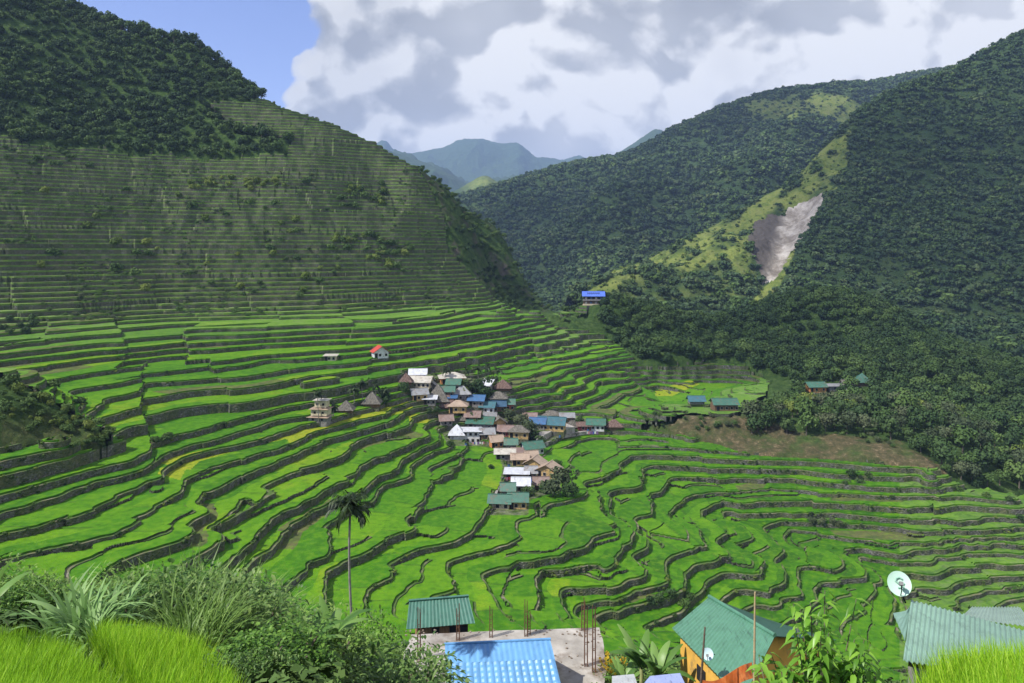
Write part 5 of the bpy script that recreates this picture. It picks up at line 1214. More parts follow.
# bananas
def banana_leaf(L, W_, azm, lift, droop, z0, rs_):
    n = 10; t_ = np.linspace(0, 1, n); d = np.array([math.cos(azm), math.sin(azm)]); s_ = np.array([-d[1], d[0], 0])
    ang = lift-droop*t_**1.3; dl = L/(n-1); h = np.r_[0, np.cumsum(np.cos(ang[:-1])*dl)]; z = z0+np.r_[0, np.cumsum(np.sin(ang[:-1])*dl)]
    wv = W_*np.sin(np.pi*np.clip(t_*.93+.05, 0, 1))**.6*np.clip(t_*5, .12, 1); P_ = np.stack([h*d[0], h*d[1], z], 1)
    V = []; 
    for i in range(n):
        sag = .28+.12*rs_.uniform(); V += [P_[i]-s_*wv[i]/2*.95-np.array([0, 0, wv[i]*sag*.5]), P_[i], P_[i]+s_*wv[i]/2*.95-np.array([0, 0, wv[i]*sag*.5])]
    f = []
    for i in range(n-1):
        a = i*3; f += [(a, a+1, a+4, a+3), (a+1, a+2, a+5, a+4)]
    return np.array(V), np.array(f), np.full(len(f), rs_.uniform())
def banana(px, Y, h, label, seed, nl=10, z=None, group=None):
    rs_ = np.random.RandomState(seed); p = at(px, Y) if z is None else ((px-CX)/FPX*Y, Y, z)
    e = empty('banana_plant', p, 0, label, 'banana plant', group)
    b = MB(); b.tube([(0, 0, -.3), (.03, 0, h*.3), (0, .03, h*.62)], [.16, .13, .09], 10); b.build('stem', flatmat('banana_stem_%d' % seed, (.20, .22, .09), .3, 3.), e, True)
    for i in range(nl):
        v = banana_leaf(h*.55*rs_.uniform(.7, 1.1), h*.105, i*2.4+rs_.uniform(-.3, .3), rs_.uniform(.95, 1.45), rs_.uniform(.7, 2.0), h*.58, rs_)
        o = mesh_np('leaf', v[0], v[1], lm_banana, e, attrs={'shade': ('FACE', v[2])}, smooth=True)
banana(641, 46, 5.6, 'banana plant with one broad upright leaf left of the green roof', 1)
banana(657, 45, 5.4, 'banana plant close against the wall of the green roofed house', 2)
banana(624, 46, 3.9, 'low banana plant between the yellow flowers and the taller bananas', 3)
banana(331, 19.5, 3.0, 'bright banana plant standing in the thicket left of the palm trunk', 4)
banana(312, 18, 2.3, 'low banana plant with large drooping leaf near the bottom edge', 5)
banana(-14, 12.5, 1.9, 'banana plant entering the picture from the left edge', 6, 7)
bushes([(650,42,2.6),(668,41,2.6),(632,41,2.4),(615,44,2.4),(605,47,2.2),(680,40,2.2),(625,50,2.4),(660,49,2.6),(395,46,2.6),(405,50,2.4),(388,42,2.6),(412,54,1.8)], 'bush growing between the houses at the foot of the near slope', 'bushes between the near houses')
# ---- tall betel palm
def palm(loc, H, label, seed, fr=2.0, nf=14, r=.1, group=None, cat='palm', top=None, lw_=.045):
    rs_ = np.random.RandomState(seed); e = empty('palm_tree', loc, 0, label, cat, group)
    b = MB(); n = 12; b.tube([(.12*math.sin(i*.5), .05*i/n, -.5+(H+.5)*i/n) for i in range(n+1)], [r*(1.15-.35*i/n) for i in range(n+1)], 9); b.build('trunk', m_palmbark, e, True)
    parts = []
    for i in range(nf):
        a = i*2.4+rs_.uniform(-.2, .2); el_ = rs_.uniform(-.7, 1.45); L = fr*rs_.uniform(.8, 1.1); m = 14; t_ = np.linspace(0, 1, m)
        ang = el_-1.0*t_**1.5; hh = np.r_[0, np.cumsum(np.cos(ang[:-1])*L/(m-1))]; zz_ = np.r_[0, np.cumsum(np.sin(ang[:-1])*L/(m-1))]
        P_ = np.stack([hh*math.cos(a), hh*math.sin(a), H+zz_], 1); s_ = np.array([-math.sin(a), math.cos(a), 0])
        C = []; D = []
        for j in range(1, m):
            for q in (0, .5):
                pj = P_[j-1]*(1-q)+P_[j]*q; tg = P_[j]-P_[j-1]; tg /= np.linalg.norm(tg)
                for sg in (-1, 1):
                    dd = s_*sg*.8+tg*.6+np.array([0, 0, -.45+rs_.uniform(-.2, .2)]); C.append(pj); D.append(dd/np.linalg.norm(dd))
        parts.append(leaflets(np.array(C), np.array(D), fr*.30, fr*lw_, rs_, droop=.35))
    v = join(parts); mesh_np('fronds', v[0], v[1], lm_palm, e, attrs={'shade': ('FACE', v[2])})
    return e
m_palmbark = flatmat('palm_bark', (.22, .21, .19), .35, 3.)
Yp = 44.; zt_ = -(505-HZ)/FPX*Yp; X, Y, Z = at(351, Yp)
palm((X, Y, Z), zt_-Z, 'very tall slender palm with a ragged dark crown rising above the rice fields', 11, 1.4, 26, .08)
# ---- young rice in the near fields
def rice_patch(poly_xy, n, L, wd, seed, bend=.9, lift=0.):
    rs_ = np.random.RandomState(seed); xs = [p[0] for p in poly_xy]; ys = [p[1] for p in poly_xy]
    x = rs_.uniform(min(xs), max(xs), n*2); y = rs_.uniform(min(ys), max(ys), n*2)
    k = inpoly(x, y, poly_xy); x = x[k][:n]; y = y[k][:n]
    # tillers grow in tufts
    gx = np.round(x/.13)*.13+rs_.normal(0, .035, len(x)); gy = np.round(y/.13)*.13+rs_.normal(0, .035, len(y))
    z = np.array([near_z(a, b_) for a, b_ in zip(gx, gy)])
    return blades(len(x), np.stack([gx, gy, z], 1), rs_, L, wd, bend, 4, .28)
def vis(px, Y): return ((px-CX)/FPX*Y, Y)
v = rice_patch([vis(-60, 7.5), vis(-60, 13.2), vis(55, 13.0), vis(80, 12.0), vis(125, 10.5), vis(160, 8.5), vis(160, 7.5)], 42000, .72, .012, 1, .7)
tag(mesh_np('young_rice', v[0], v[1], lm_rice, attrs={'shade': ('FACE', v[2])}), 'bright young rice filling the near left terrace', 'rice', kind='stuff')
v = rice_patch([vis(95, 14.2), vis(100, 16.0), vis(165, 15.8), vis(205, 14.0), vis(245, 11.8), vis(230, 10.5), vis(150, 11), vis(120, 12.5)], 26000, .72, .012, 2, .7)
tag(mesh_np('young_rice', v[0], v[1], lm_rice, attrs={'shade': ('FACE', v[2])}), 'bright young rice on the lower step behind the left terrace', 'rice', kind='stuff')
v = rice_patch([vis(860, 5.2), vis(880, 7.4), vis(935, 9.0), vis(1020, 10.2), vis(1110, 10.6), vis(1110, 5.0)], 36000, .66, .010, 3, .65)
tag(mesh_np('young_rice', v[0], v[1], lm_rice, attrs={'shade': ('FACE', v[2])}), 'bright young rice close by at the lower right corner', 'rice', kind='stuff')
# weedy turf between things on the bank
n = 26000; rs_ = np.random.RandomState(8); yb = rs_.uniform(5.5, 30, n); xb = (rs_.uniform(-60, 1090, n)-CX)/FPX*yb
zb_ = np.array([near_z(a, b_) for a, b_ in zip(xb, yb)]); v = blades(n, np.stack([xb, yb, zb_], 1), rs_, .38, .025, 1.5, 3, .9)
tag(mesh_np('bank_weeds', v[0], v[1], lm_grass, attrs={'shade': ('FACE', v[2])}), 'weeds and short grass over the near bank', 'weeds', kind='stuff')
# sapling with bright drooping leaves
def sapling(px, Y, h, label, seed, n_br=60, per=22, z=None):
    rs_ = np.random.RandomState(seed); p = at(px, Y); e = empty('sapling', p, 0, label, 'sapling'); b = MB(); C = []; D = []
    for i in range(n_br):
        a = rs_.uniform(0, 6.28); r = rs_.uniform(.1, .62)*h*.42; zt = h*rs_.uniform(.55, 1.0); tip = (math.cos(a)*r, math.sin(a)*r, zt); md = (math.cos(a)*r*.5, math.sin(a)*r*.5, zt*.62)
        b.tube([(0, 0, -.1), (md[0]*.4, md[1]*.4, zt*.3), md, tip], [.016, .012, .008, .004], 5)
        for j in range(per):
            q = .45+.55*(j+1)/per; c = np.array(md)*(1-(q-.45)/.55)+np.array(tip)*((q-.45)/.55); aa = j*2.4+rs_.uniform(-.4, .4)
            dd = np.array([math.cos(aa), math.sin(aa), rs_.uniform(-.35, .45)]); C.append(c); D.append(dd/np.linalg.norm(dd))
    b.build('stem', m_bark, e)
    v = leaflets(np.array(C), np.array(D), .155, .058, rs_, droop=.6, fold=.35)
    mesh_np('leaves', v[0], v[1], lm_bright, e, attrs={'shade': ('FACE', v[2])}, smooth=False)
sapling(822, 7.6, 2.25, 'bright green sapling with drooping pointed leaves in front of the roofs', 1)
sapling(790, 7.0, 1.6, 'shorter bright sapling at the left foot of the leafy one', 2, 14, 12)
# ================================================================ the houses just below
def corr_mat(name, c, scale=3.2, axis='X', dirt=.25):
    m, t, b = mat_base(name, .38, .5); tc = t.new('ShaderNodeTexCoord')
    n = t.noise(tc.outputs['Object'], 1.1, 7, .72); col = t.ramp(n, [(.3, c3(c, .78)), (.5, c), (.72, c3(c, 1.15))])
    st = t.noise(t.vmath('MULTIPLY', tc.outputs['Object'], (6, .7, .7)), 1., 5, .7); col = t.mix(t.math('MULTIPLY', t.rng(st, .55, .72), dirt*2.2), col, c3(c, .28))
    t.link(col, b.inputs['Base Color'])
    bp = t.new('ShaderNodeBump'); bp.inputs['Strength'].default_value = .3; bp.inputs['Distance'].default_value = .02; t.link(n, bp.inputs['Height']); t.link(bp.outputs[0], b.inputs['Normal'])
    return m
cm_green = corr_mat('weathered_green_sheet', (.075, .20, .13), 2.6, dirt=.35); cm_cab = corr_mat('cabin_green_sheet', (.05, .15, .11), 2.6, dirt=.45)
cm_pale = corr_mat('pale_green_sheet', (.20, .33, .26), 3.2, dirt=.3); cm_blue = corr_mat('sky_blue_sheet', (.11, .28, .52), 3.0, dirt=.14)
def quadsheet(name, a, b_, c, d, n, amp, mat, parent, th=.03, tile=0.):
    """real corrugated sheet spanned by corners a,b (eave) and d,c (ridge): n ribs"""
    a, b_, c, d = map(Vector, (a, b_, c, d)); nm = (b_-a).cross(d-a).normalized()
    if nm.z < 0: nm = -nm
    N = n*6; M = 2 if not tile else 26; V = []; F_ = []
    for j in range(M+1):
        v = j/M; l = a.lerp(d, v); r = b_.lerp(c, v)
        for i in range(N+1):
            u = i/N; h = amp*math.sin(2*math.pi*u*n)
            if tile: h = amp*abs(math.sin(math.pi*u*n))+tile*(1-(v*M/2 % 1))
            V.append(l.lerp(r, u)+nm*h)
    K = len(V)
    for p in list(V): V.append(p-nm*th)
    for j in range(M):
        for i in range(N):
            q = j*(N+1)+i; F_.append((q, q+1, q+N+2, q+N+1)); F_.append((q+K, q+N+1+K, q+N+2+K, q+1+K))
    for j in range(M):
        for q, s in ((j*(N+1), 1), (j*(N+1)+N, -1)):
            F_.append((q, q+N+1, q+N+1+K, q+K))
    for i in range(N):
        F_.append((i, i+K, i+1+K, i+1)); q = M*(N+1)+i; F_.append((q, q+1, q+1+K, q+K))
    mb = MB(); mb.add(V, F_); return mb.build(name, mat, parent)
# -- wooden cabin with green roof
Yc = 76.; s_ = Yc/FPX
def wp(px, py, Y): return Vector(W(px, py, Y))
X0 = (438-CX)*s_; Zb = -(645-HZ)*s_
e = empty('wooden_cabin', (X0, Yc+2, Zb), R(10), 'wooden cabin with weathered green metal roof behind the concrete roof', 'cabin')
w_, d_, h_ = 5.0, 4.4, 2.5
m_plank = mat_mottle('cabin_planks', [(.3, (.16, .09, .045)), (.5, (.28, .17, .085)), (.7, (.40, .26, .14))], 2.4, 4, stretch=(4, 4, .4), bump=.3)
b = MB(); b.box(-w_/2, w_/2, -d_/2, d_/2, -3, h_)
for s in (-1, 1): b.add([(s*w_/2, -d_/2, h_), (s*w_/2, d_/2, h_), (s*w_/2, 0, h_+1.2), (s*(w_/2-.1), -d_/2, h_), (s*(w_/2-.1), d_/2, h_), (s*(w_/2-.1), 0, h_+1.2)], [(0, 1, 2), (5, 4, 3), (0, 2, 5, 3), (1, 4, 5, 2)])
b.build('wall', m_plank, e)
quadsheet('roof_front', (-w_/2-1.1, -d_/2-.45, h_-.25), (w_/2+.9, -d_/2-.45, h_-.25), (w_/2+.5, 0, h_+1.35), (-w_/2-.7, 0, h_+1.35), 18, .02, cm_cab, e)
quadsheet('roof_back', (-w_/2-1.1, d_/2+.45, h_-.25), (w_/2+.9, d_/2+.45, h_-.25), (w_/2+.5, 0, h_+1.355), (-w_/2-.7, 0, h_+1.355), 18, .02, cm_cab, e)
b = MB(); b.box(-w_/2-.75, w_/2+.55, -.16, .16, h_+1.35, h_+1.45); b.build('ridge_cap', cm_cab, e)
for x in (-.6, 1.2, 2.3):
    b = MB(); b.box(x-.42, x+.42, -d_/2-.05, -d_/2-.004, 1.2, 2.0); f = b.build('window', m_post, e); b = MB(); b.box(x-.34, x+.34, -d_/2-.07, -d_/2-.052, 1.28, 1.92); b.build('pane', m_dark, f)
# -- unfinished concrete building with rebar columns
Zs = -28.2
e = empty('concrete_building', (0, 52, Zs), 0, 'unfinished concrete building with bare stained roof slab and steel rods', 'building')
def sl(px, py): Y = Zs*FPX/(HZ-py); return ((px-CX)/FPX*Y, Y-52, 0)
c_ = [sl(412, 634), sl(600, 627), sl(607, 668), sl(602, 690), sl(392, 696), sl(397, 672)]
b = MB(); n_ = len(c_); rng_ = random.Random(4); ring = []
for i in range(n_):
    a = Vector(c_[i]); q = Vector(c_[(i+1) % n_])
    for j in range(6): p = a.lerp(q, j/6); ring.append((p.x+rng_.uniform(-.08, .08), p.y+rng_.uniform(-.08, .08), 0))
b.slab(ring, .22)
m_slab = mat_mottle('stained_concrete', [(.3, (.19, .175, .155)), (.5, (.31, .29, .26)), (.66, (.42, .395, .36))], .5, 8, bump=.4, dirt=((.12, .085, .06), .22))
b.build('roof_slab', m_slab, e)
b = MB(); m = len(c_)
for i in range(m):
    a = Vector(c_[i])*.97; q = Vector(c_[(i+1) % m])*.97; b.add([(a.x, a.y, -.225), (q.x, q.y, -.225), (q.x, q.y, -6), (a.x, a.y, -6)], [(0, 1, 2, 3)])
b.build('wall', mat_mottle('raw_masonry', [(.3, (.05, .045, .04)), (.7, (.16, .14, .12))], 1.5, 5, bump=.5), e)
# litter of broken rubble along the slab edges
b = MB(); 
for i in range(110):
    x0, y0, _ = sl(rng_.choice([rng_.uniform(405, 440), rng_.uniform(555, 603), rng_.uniform(410, 600)]), rng_.choice([rng_.uniform(630, 637), rng_.uniform(640, 672)])); s = rng_.uniform(.03, .085)
    b.box(-s, s, -s*.7, s*.7, 0, s*.8, M=Matrix.Translation((x0, y0, .003)) @ Matrix.Rotation(rng_.uniform(0, 3), 4, 'Z'))
tag(b.build('rubble', mat_mottle('rubble_bits', [(.3, (.10, .07, .05)), (.7, (.32, .27, .22))], 3.)), 'broken rubble and dead leaves strewn over the bare concrete roof', 'rubble', kind='stuff'); bpy.data.objects['rubble'].location = (0, 52, Zs)
m_rebar = flatmat('rusty_rebar', (.11, .055, .035), .4, 4.)
for i, (px, yb, yt) in enumerate([(419, 660, 608), (458, 640, 604), (491, 637, 605), (526, 636, 600), (529, 634, 612), (586, 666, 600), (594, 672, 606), (583, 630, 598)]):
    p = sl(px, yb); H = (yb-yt)/FPX*(p[1]+52)
    b = MB(); hw = .10
    for sx in (-1, 1):
        for sy in (-1, 1): b.tube([(p[0]+sx*hw, p[1]+sy*hw, .0), (p[0]+sx*hw*.8, p[1]+sy*hw, H*(.8+.2*((sx+sy+2+i) % 3)/2)), ], .03, 5)
    for k in range(5): z = .1+k*H*.16; b.tube([(p[0]-hw, p[1]-hw, z), (p[0]+hw, p[1]-hw, z), (p[0]+hw, p[1]+hw, z), (p[0]-hw, p[1]+hw, z), (p[0]-hw, p[1]-hw, z)], .02, 4)
    b.build('rebar_column', m_rebar, e)
# -- blue roof in front of the slab
e = empty('blue_roofed_house', (0, 46, -30), 0, 'house under a sky blue tile pattern metal roof at the bottom edge', 'house')
def bw(px, py, Y): p = W(px, py, Y); return (p[0], p[1]-46, p[2]+30)
a = bw(447, 742, 42.2); b__ = bw(575, 742, 42.2); c = bw(550, 640, 47.8); d = bw(445, 645, 47.8)
m_tile = corr_mat('sky_blue_tile_sheet', (.11, .28, .52), .0, dirt=.16)
a2 = tuple(Vector(a).lerp(Vector(d), .78)); b2 = tuple(Vector(b__).lerp(Vector(c), .78))
quadsheet('roof_front', a, b__, b2, a2, 16, .07, m_tile, e, tile=.05)
quadsheet('roof_upper', (a2[0], a2[1], a2[2]+.06), (b2[0], b2[1], b2[2]+.06), (c[0], c[1], c[2]+.06), (d[0], d[1], d[2]+.06), 20, .012, cm_blue, e)
quadsheet('roof_back', bw(445, 668, 51.5), bw(556, 664, 51.5), (c[0], c[1], c[2]+.05), (d[0], d[1], d[2]+.05), 20, .012, cm_blue, e)
b = MB(); b.tube([(d[0]-.05, d[1], d[2]+.06), (c[0]+.05, c[1], c[2]+.06)], .09, 8); b.build('ridge_cap', cm_blue, e)
b = MB(); b.box(d[0]+.4, c[0]-.2, -3.0, 4.6, -6, -.2+c[2]-2.0); b.build('wall', m_conc, e)
# -- green roofed house, right of centre
e = empty('green_roofed_house', (W(720, 640, 45)[0], 45, -31), 0, 'yellow walled house with large weathered green roof and small dish', 'house')
ex = e.location
def gw(px, py, Y): p = W(px, py, Y); return (p[0]-ex[0], p[1]-ex[1], p[2]-ex[2])
A = gw(672, 628, 46.5); B = gw(742, 700, 39.5); Cc = gw(775, 636, 43.5); Dd = gw(709, 597, 50.)
quadsheet('roof_left', A, B, Cc, Dd, 26, .02, cm_green, e)
E1 = gw(836, 640, 50.); E2 = gw(768, 620, 56.)
quadsheet('roof_right', E1, E2, Dd, Cc, 26, .02, corr_mat('dark_green_sheet', (.05, .13, .10), 2.6), e)
b = MB(); b.tube([(Dd[0], Dd[1], Dd[2]+.05), (Cc[0], Cc[1], Cc[2]+.05)], .12, 8); b.build('ridge_cap', cm_green, e)
# walls under the left eave
wa = Vector(A)+Vector((.55, .1, -.15)); wb = Vector(B)+Vector((.35, .8, -.15)); u = Vector((0, 0, -3.6))
sidev = (Vector(E2)-Vector(A)); 
b = MB(); wc = Vector(E1)+Vector((-.5, .3, -.3)); wd2 = Vector(E2)+Vector((-.4, -.3, -.3))
b.add([wa, wb, wb+u, wa+u, wc, wc+u, wd2, wd2+u], [(0, 1, 2, 3), (1, 4, 5, 2), (4, 6, 7, 5), (6, 0, 3, 7)])
b.add([wb+Vector((0, 0, .0)), wc, Vector(Cc)+Vector((0, .7, -.3))], [(0, 1, 2)])
b.add([wa, wd2, Vector(Dd)+Vector((0, -.7, -.3))], [(0, 1, 2)])
b.build('wall', flatmat('ochre_wall', (.62, .36, .07), .15, 1.2, dirt=((.3, .2, .08), .8)), e)
n_w = (wb-wa).cross(u).normalized(); 
if n_w.y > 0: n_w = -n_w
for t0 in (.3, .62):
    p = wa.lerp(wb, t0)+Vector((0, 0, -1.0))+n_w*.02; q = (wb-wa).normalized()
    b = MB(); b.slab([p, p+q*.9, p+q*.9+Vector((0, 0, -.9)), p+Vector((0, 0, -.9))], .04); b.build('window', m_dark, e)
# dishes
def dish(loc, r, face, label, mark, mast, matc):
    e = empty('satellite_dish', loc, 0, label, 'satellite dish')
    q = Vector(face).to_track_quat('Z', 'Y').to_matrix().to_4x4(); nr_, ns = 8, 36; V = []; F_ = []
    for i in range(nr_+1):
        rr_ = r*i/nr_
        for j in range(ns): a = 2*math.pi*j/ns; V.append(q @ Vector((rr_*math.cos(a), rr_*math.sin(a)*1.08, .22*rr_*rr_/r)))
    for i in range(nr_):
        for j in range(ns): F_.append((i*ns+j, i*ns+(j+1) % ns, (i+1)*ns+(j+1) % ns, (i+1)*ns+j))
    b = MB(); b.add(V, F_); b.add([v-(q @ Vector((0, 0, .02))) for v in V], [f[::-1] for f in F_]); rf = b.build('reflector', matc, e, True)
    if mark:
        b = MB(); pts_ = [(.30, .42), (.05, .55), (-.2, .45), (-.28, .2), (-.1, .05), (.15, .1), (.22, -.1), (.1, -.32), (-.12, -.35)]
        b2 = [Vector(q @ Vector((x*r, y*r, .22*(x*x+y*y)*r+.03))) for x, y in pts_]; b.tube(b2, .035*r/.45, 6)
        b3 = [Vector(q @ Vector((x*r, y*r, .22*(x*x+y*y)*r+.03))) for x, y in [(.42, .1), (.30, -.12), (.36, -.38), (.18, -.5)]]; b.tube(b3, .03*r/.45, 6)
        b.build('emblem', flatmat('dish_print', (.25, .42, .34), .1), rf)
    fp = Vector(q @ Vector((0, -.12*r, r*1.0))); b = MB(); b.tube([Vector(q @ Vector((0, -r*1.0, .22*r))), Vector(q @ Vector((0, -r*.7, r*.8))), fp], .018, 6); b.build('arm', m_dark, e)
    b = MB(); b.box(-.06, .06, -.06, .06, -.1, .08, M=Matrix.Translation(fp) @ q); b.build('receiver', flatmat('receiver_grey', (.2, .2, .2), .1), e)
    b = MB(); bk = Vector(q @ Vector((0, 0, -.05))); b.tube([bk, bk+Vector((mast[0]*.3, .15, mast[2]*.3)), bk+Vector(mast)], .028, 8); b.build('mast', m_dark, e)
    return e
m_dish1 = flatmat('pale_green_dish', (.42, .60, .50), .06, 3.); m_dish2 = flatmat('pale_blue_dish', (.50, .66, .72), .06, 3.)
dish(W(899, 584, 26), .385, (-.25, -.85, .55), 'large pale green satellite dish with an emblem standing above the corrugated roof', True, (.35, .2, -.75), m_dish1)
dish(W(708, 654, 41.2), .30, (-.35, -.9, .35), 'small pale blue satellite dish fixed to the yellow wall', False, (.5, .5, -.3), m_dish2)
# rusty orange sheet, blue sheet, grey sheet
def bent_sheet(name, label, cat, pts, mat, wave=.0):
    b = MB(); ps = [Vector(p) for p in pts]; b.slab(ps, .03); o = b.build(name, mat); tag(o, label, cat); return o
m_orange = mat_mottle('orange_rust_fabric', [(.3, (.28, .07, .02)), (.55, (.50, .13, .03)), (.75, (.60, .22, .07))], 1.4, 6, dirt=((.10, .04, .02), .8))
b = MB(); Np = 16; V = []
for i in range(Np+1):
    t_ = i/Np; px = 700+52*t_; py = 679-16*t_**2+3*math.sin(t_*6); Yq = 39-3*t_+.25*math.sin(t_*11)
    V += [W(px, py, Yq), W(px+1, py+16, Yq)]
b.add(V, [(2*i, 2*i+2, 2*i+3, 2*i+1) for i in range(Np)]); o = b.build('fence_sheet', m_orange); tag(o, 'sagging rusty orange sheet fence below the green roofed house', 'fence')
sm = o.modifiers.new('thick', 'SOLIDIFY'); sm.thickness = .02
def wq(px, py, Y): return W(px, py, Y)
bent_sheet('metal_sheet', 'blue and white metal sheet lying below the yellow wall', 'metal sheet', [wq(640, 688, 36), wq(688, 690, 35), wq(680, 673, 38), wq(650, 676, 38)], corr_mat('blue_white_sheet', (.30, .36, .62), 3, dirt=.5))
bent_sheet('metal_sheet', 'pale grey metal sheet among the bananas left of the blue one', 'metal sheet', [wq(612, 694, 39), wq(640, 692, 38.5), wq(634, 674, 42), wq(612, 676, 42)], corr_mat('grey_white_sheet', (.42, .44, .46), 3, dirt=.4))
bent_sheet('metal_sheet', 'narrow pale grey sheet lying in the thicket left of the orange flowers', 'metal sheet', [wq(272, 624, 29), wq(318, 632, 28), wq(316, 626, 30), wq(276, 618, 31)], corr_mat('thicket_sheet', (.40, .43, .45), 3, dirt=.4))
# bamboo poles
def pole(label, a, b_, r, mat, name='bamboo_pole'):
    mb = MB(); A_ = Vector(a); B_ = Vector(b_); n = 9; mb.tube([A_.lerp(B_, i/n) for i in range(n+1)], [r*(1.15-.5*i/n) for i in range(n+1)], 8)
    for i in range(1, n): p = A_.lerp(B_, i/n); mb.tube([p-(B_-A_).normalized()*.02, p+(B_-A_).normalized()*.02], r*(1.3-.5*i/n), 8)
    tag(mb.build(name, mat), label, 'pole')
m_bam = flatmat('bamboo', (.38, .30, .17), .25, 2.)
pole('tall bamboo pole standing in front of the green roof', W(754, 700, 30), W(755, 592, 30), .05, m_bam)
pole('dark thin pole crossing the left slope of the green roof', W(700, 695, 36), W(705, 627, 36), .06, m_post, 'wooden_pole')
# -- corrugated roofs at the right edge
e = empty('right_house', (W(960, 640, 24)[0], 24, -16), 0, 'house with pale green corrugated roofs behind the near rice at the right', 'house')
ex2 = e.location.copy()
def rw(px, py, Y): p = W(px, py, Y); return (p[0]-ex2[0], p[1]-ex2[1], p[2]-ex2[2])
quadsheet('roof_front', rw(903, 660, 22.), rw(1075, 690, 19.), rw(1060, 640, 24), rw(911, 600, 26.), 30, .03, cm_pale, e)
quadsheet('roof_back', rw(960, 618, 29.), rw(1034, 626, 25.5), rw(1020, 607, 30), rw(972, 607, 32.), 16, .025, corr_mat('grey_green_sheet', (.26, .36, .31), 3.2), e)
quadsheet('roof_side', rw(893, 613, 28.), rw(905, 640, 23.), rw(912, 602, 26.), rw(908, 611, 29), 5, .02, corr_mat('side_green_sheet', (.20, .34, .28), 3.2), e)  # side sheet in nearly the same green as the front roof
a = Vector(rw(908, 658, 22.6)); c = Vector(rw(1070, 690, 19.5)); d = Vector(rw(913, 606, 26)); f = Vector(rw(1056, 646, 23.8))
b = MB(); dn = Vector((0, 0, -3.4)); dd_ = Vector((0, 0, -.25)); b.add([a+dd_, c+dd_, c+dn, a+dn, d+dd_, d+dn, f+dd_, f+dn], [(0, 1, 2, 3), (1, 6, 7, 2), (6, 4, 5, 7), (4, 0, 3, 5)]); b.build('wall', WM['grey'], e)
# ================================================================ trees, palms and shrubs in the fields and village
def far_plant(name, cat, label, px, py, s, mesh, part='crown', trunk=True, group=None, tall=1.):
    X, Y, Z = hit(px, py); e = empty(name, (X, Y, Z-.1), rs.uniform(0, 6.28), label, cat, group)
    o = bpy.data.objects.new(part, mesh); COL.objects.link(o); o.parent = e; o.scale = (s, s, s*tall); o.location.z = s*.15 if trunk else -.2*s
    if trunk: o = bpy.data.objects.new('trunk', TR[rs.randint(3)]); COL.objects.link(o); o.parent = e; o.scale = (s, s, s*tall)
    return e
for px, py, s, k, lb in [(480,398,3.6,0,'large dark tree rising behind the centre of the upper village'),(486,404,2.6,1,'smaller dark tree below the large one in the upper village'),
 (528,436,2.9,6,'dusty grey green tree left of the blue roofed house'),(521,430,2.6,6,'dusty tree between the red walled house and the blue roof'),(533,442,2.4,0,'dark tree beside the village square'),
 (563,490,3.3,6,'rounded grey green tree right of the tan roofed houses'),(553,498,2.6,6,'low grey tree below the tan roofed gable house'),(573,498,2.4,2,'green bush at the foot of the rounded tree by the lower village'),
 (385,403,2.3,0,'dark tree in the group left of the village'),(404,392,2.0,1,'dark tree beside the rust brown thatched hut'),(466,398,1.9,5,'bright yellow green tree in the upper village'),
 (477,424,2.2,0,'dark tree right of the yellow house on posts'),(558,468,1.6,2,'green shrub on the terrace beside the tan roofs'),(545,494,2.0,1,'dark shrub under the tan roofed gable house'),
 (450,447,1.4,1,'dark shrub at the left foot of the white tent shaped house'),(491,470,1.2,0,'dark shrub at the edge of the rice left of the barn'),(509,424,2.2,6,'dusty tree between the red walled house and the thatched yellow one'),(462,392,2.2,1,'dark tree right of the small green roof near the village top'),(437,413,1.5,0,'dark tree under the white lean-to'),(540,444,1.8,0,'dark tree left of the path on the wall'),(430,418,1.3,2,'green shrub between the yellow house and the fields'),(580,428,1.8,0,'dark tree behind the low maroon house'),(605,428,1.6,1,'dark shrub between the two right end houses'),(527,498,2.0,0,'dark shrub right of the small white gable'),(495,388,1.8,6,'grey shrub left of the pinkish brown hut'),(412,396,1.6,0,'dark tree left of the yellow edge house')]:
    far_plant('village_tree', 'tree', lb, px, py, s*1.35 if s > 1.7 else s*1.15, CR_NEAR[k], group='trees of the village')
def fpalm(px, py, H, fr, lb, sd_):
    X, Y, Z = hit(px, py); palm((X, Y, Z), H*1.15, lb, sd_, fr*1.25, 14, .12, 'palms around the village', lw_=.13)
for i, (px, py, H, fr, lb) in enumerate([(325,420,4.5,1.6,'dark palm just right of the tiered cream house'),(333,418,3.2,1.5,'low dark palm between the tiered house and the grey hut'),(318,424,7.6,1.5,'palm whose crown shows over the tiered cream house'),
 (354,408,4.0,1.8,'bushy palm right of the small grey thatched hut'),(362,402,5.0,1.7,'dark palm left of the large grey hut'),(376,404,5.4,1.6,'tallest dark palm above the large grey hut'),(384,406,3.6,1.5,'palm at the right of the large grey hut'),
 (446,385,4.6,1.5,'palm in front of the beige roofed house'),(466,383,4.0,1.4,'palm right of the beige roofed house'),(478,381,4.2,1.6,'dark palm on the terrace above the village, left of three'),(488,380,4.4,1.6,'dark palm on the terrace above the village, middle of three'),(497,382,4.0,1.6,'dark palm on the terrace above the village, right of three')]):
    fpalm(px, py, H, fr, lb, 60+i)
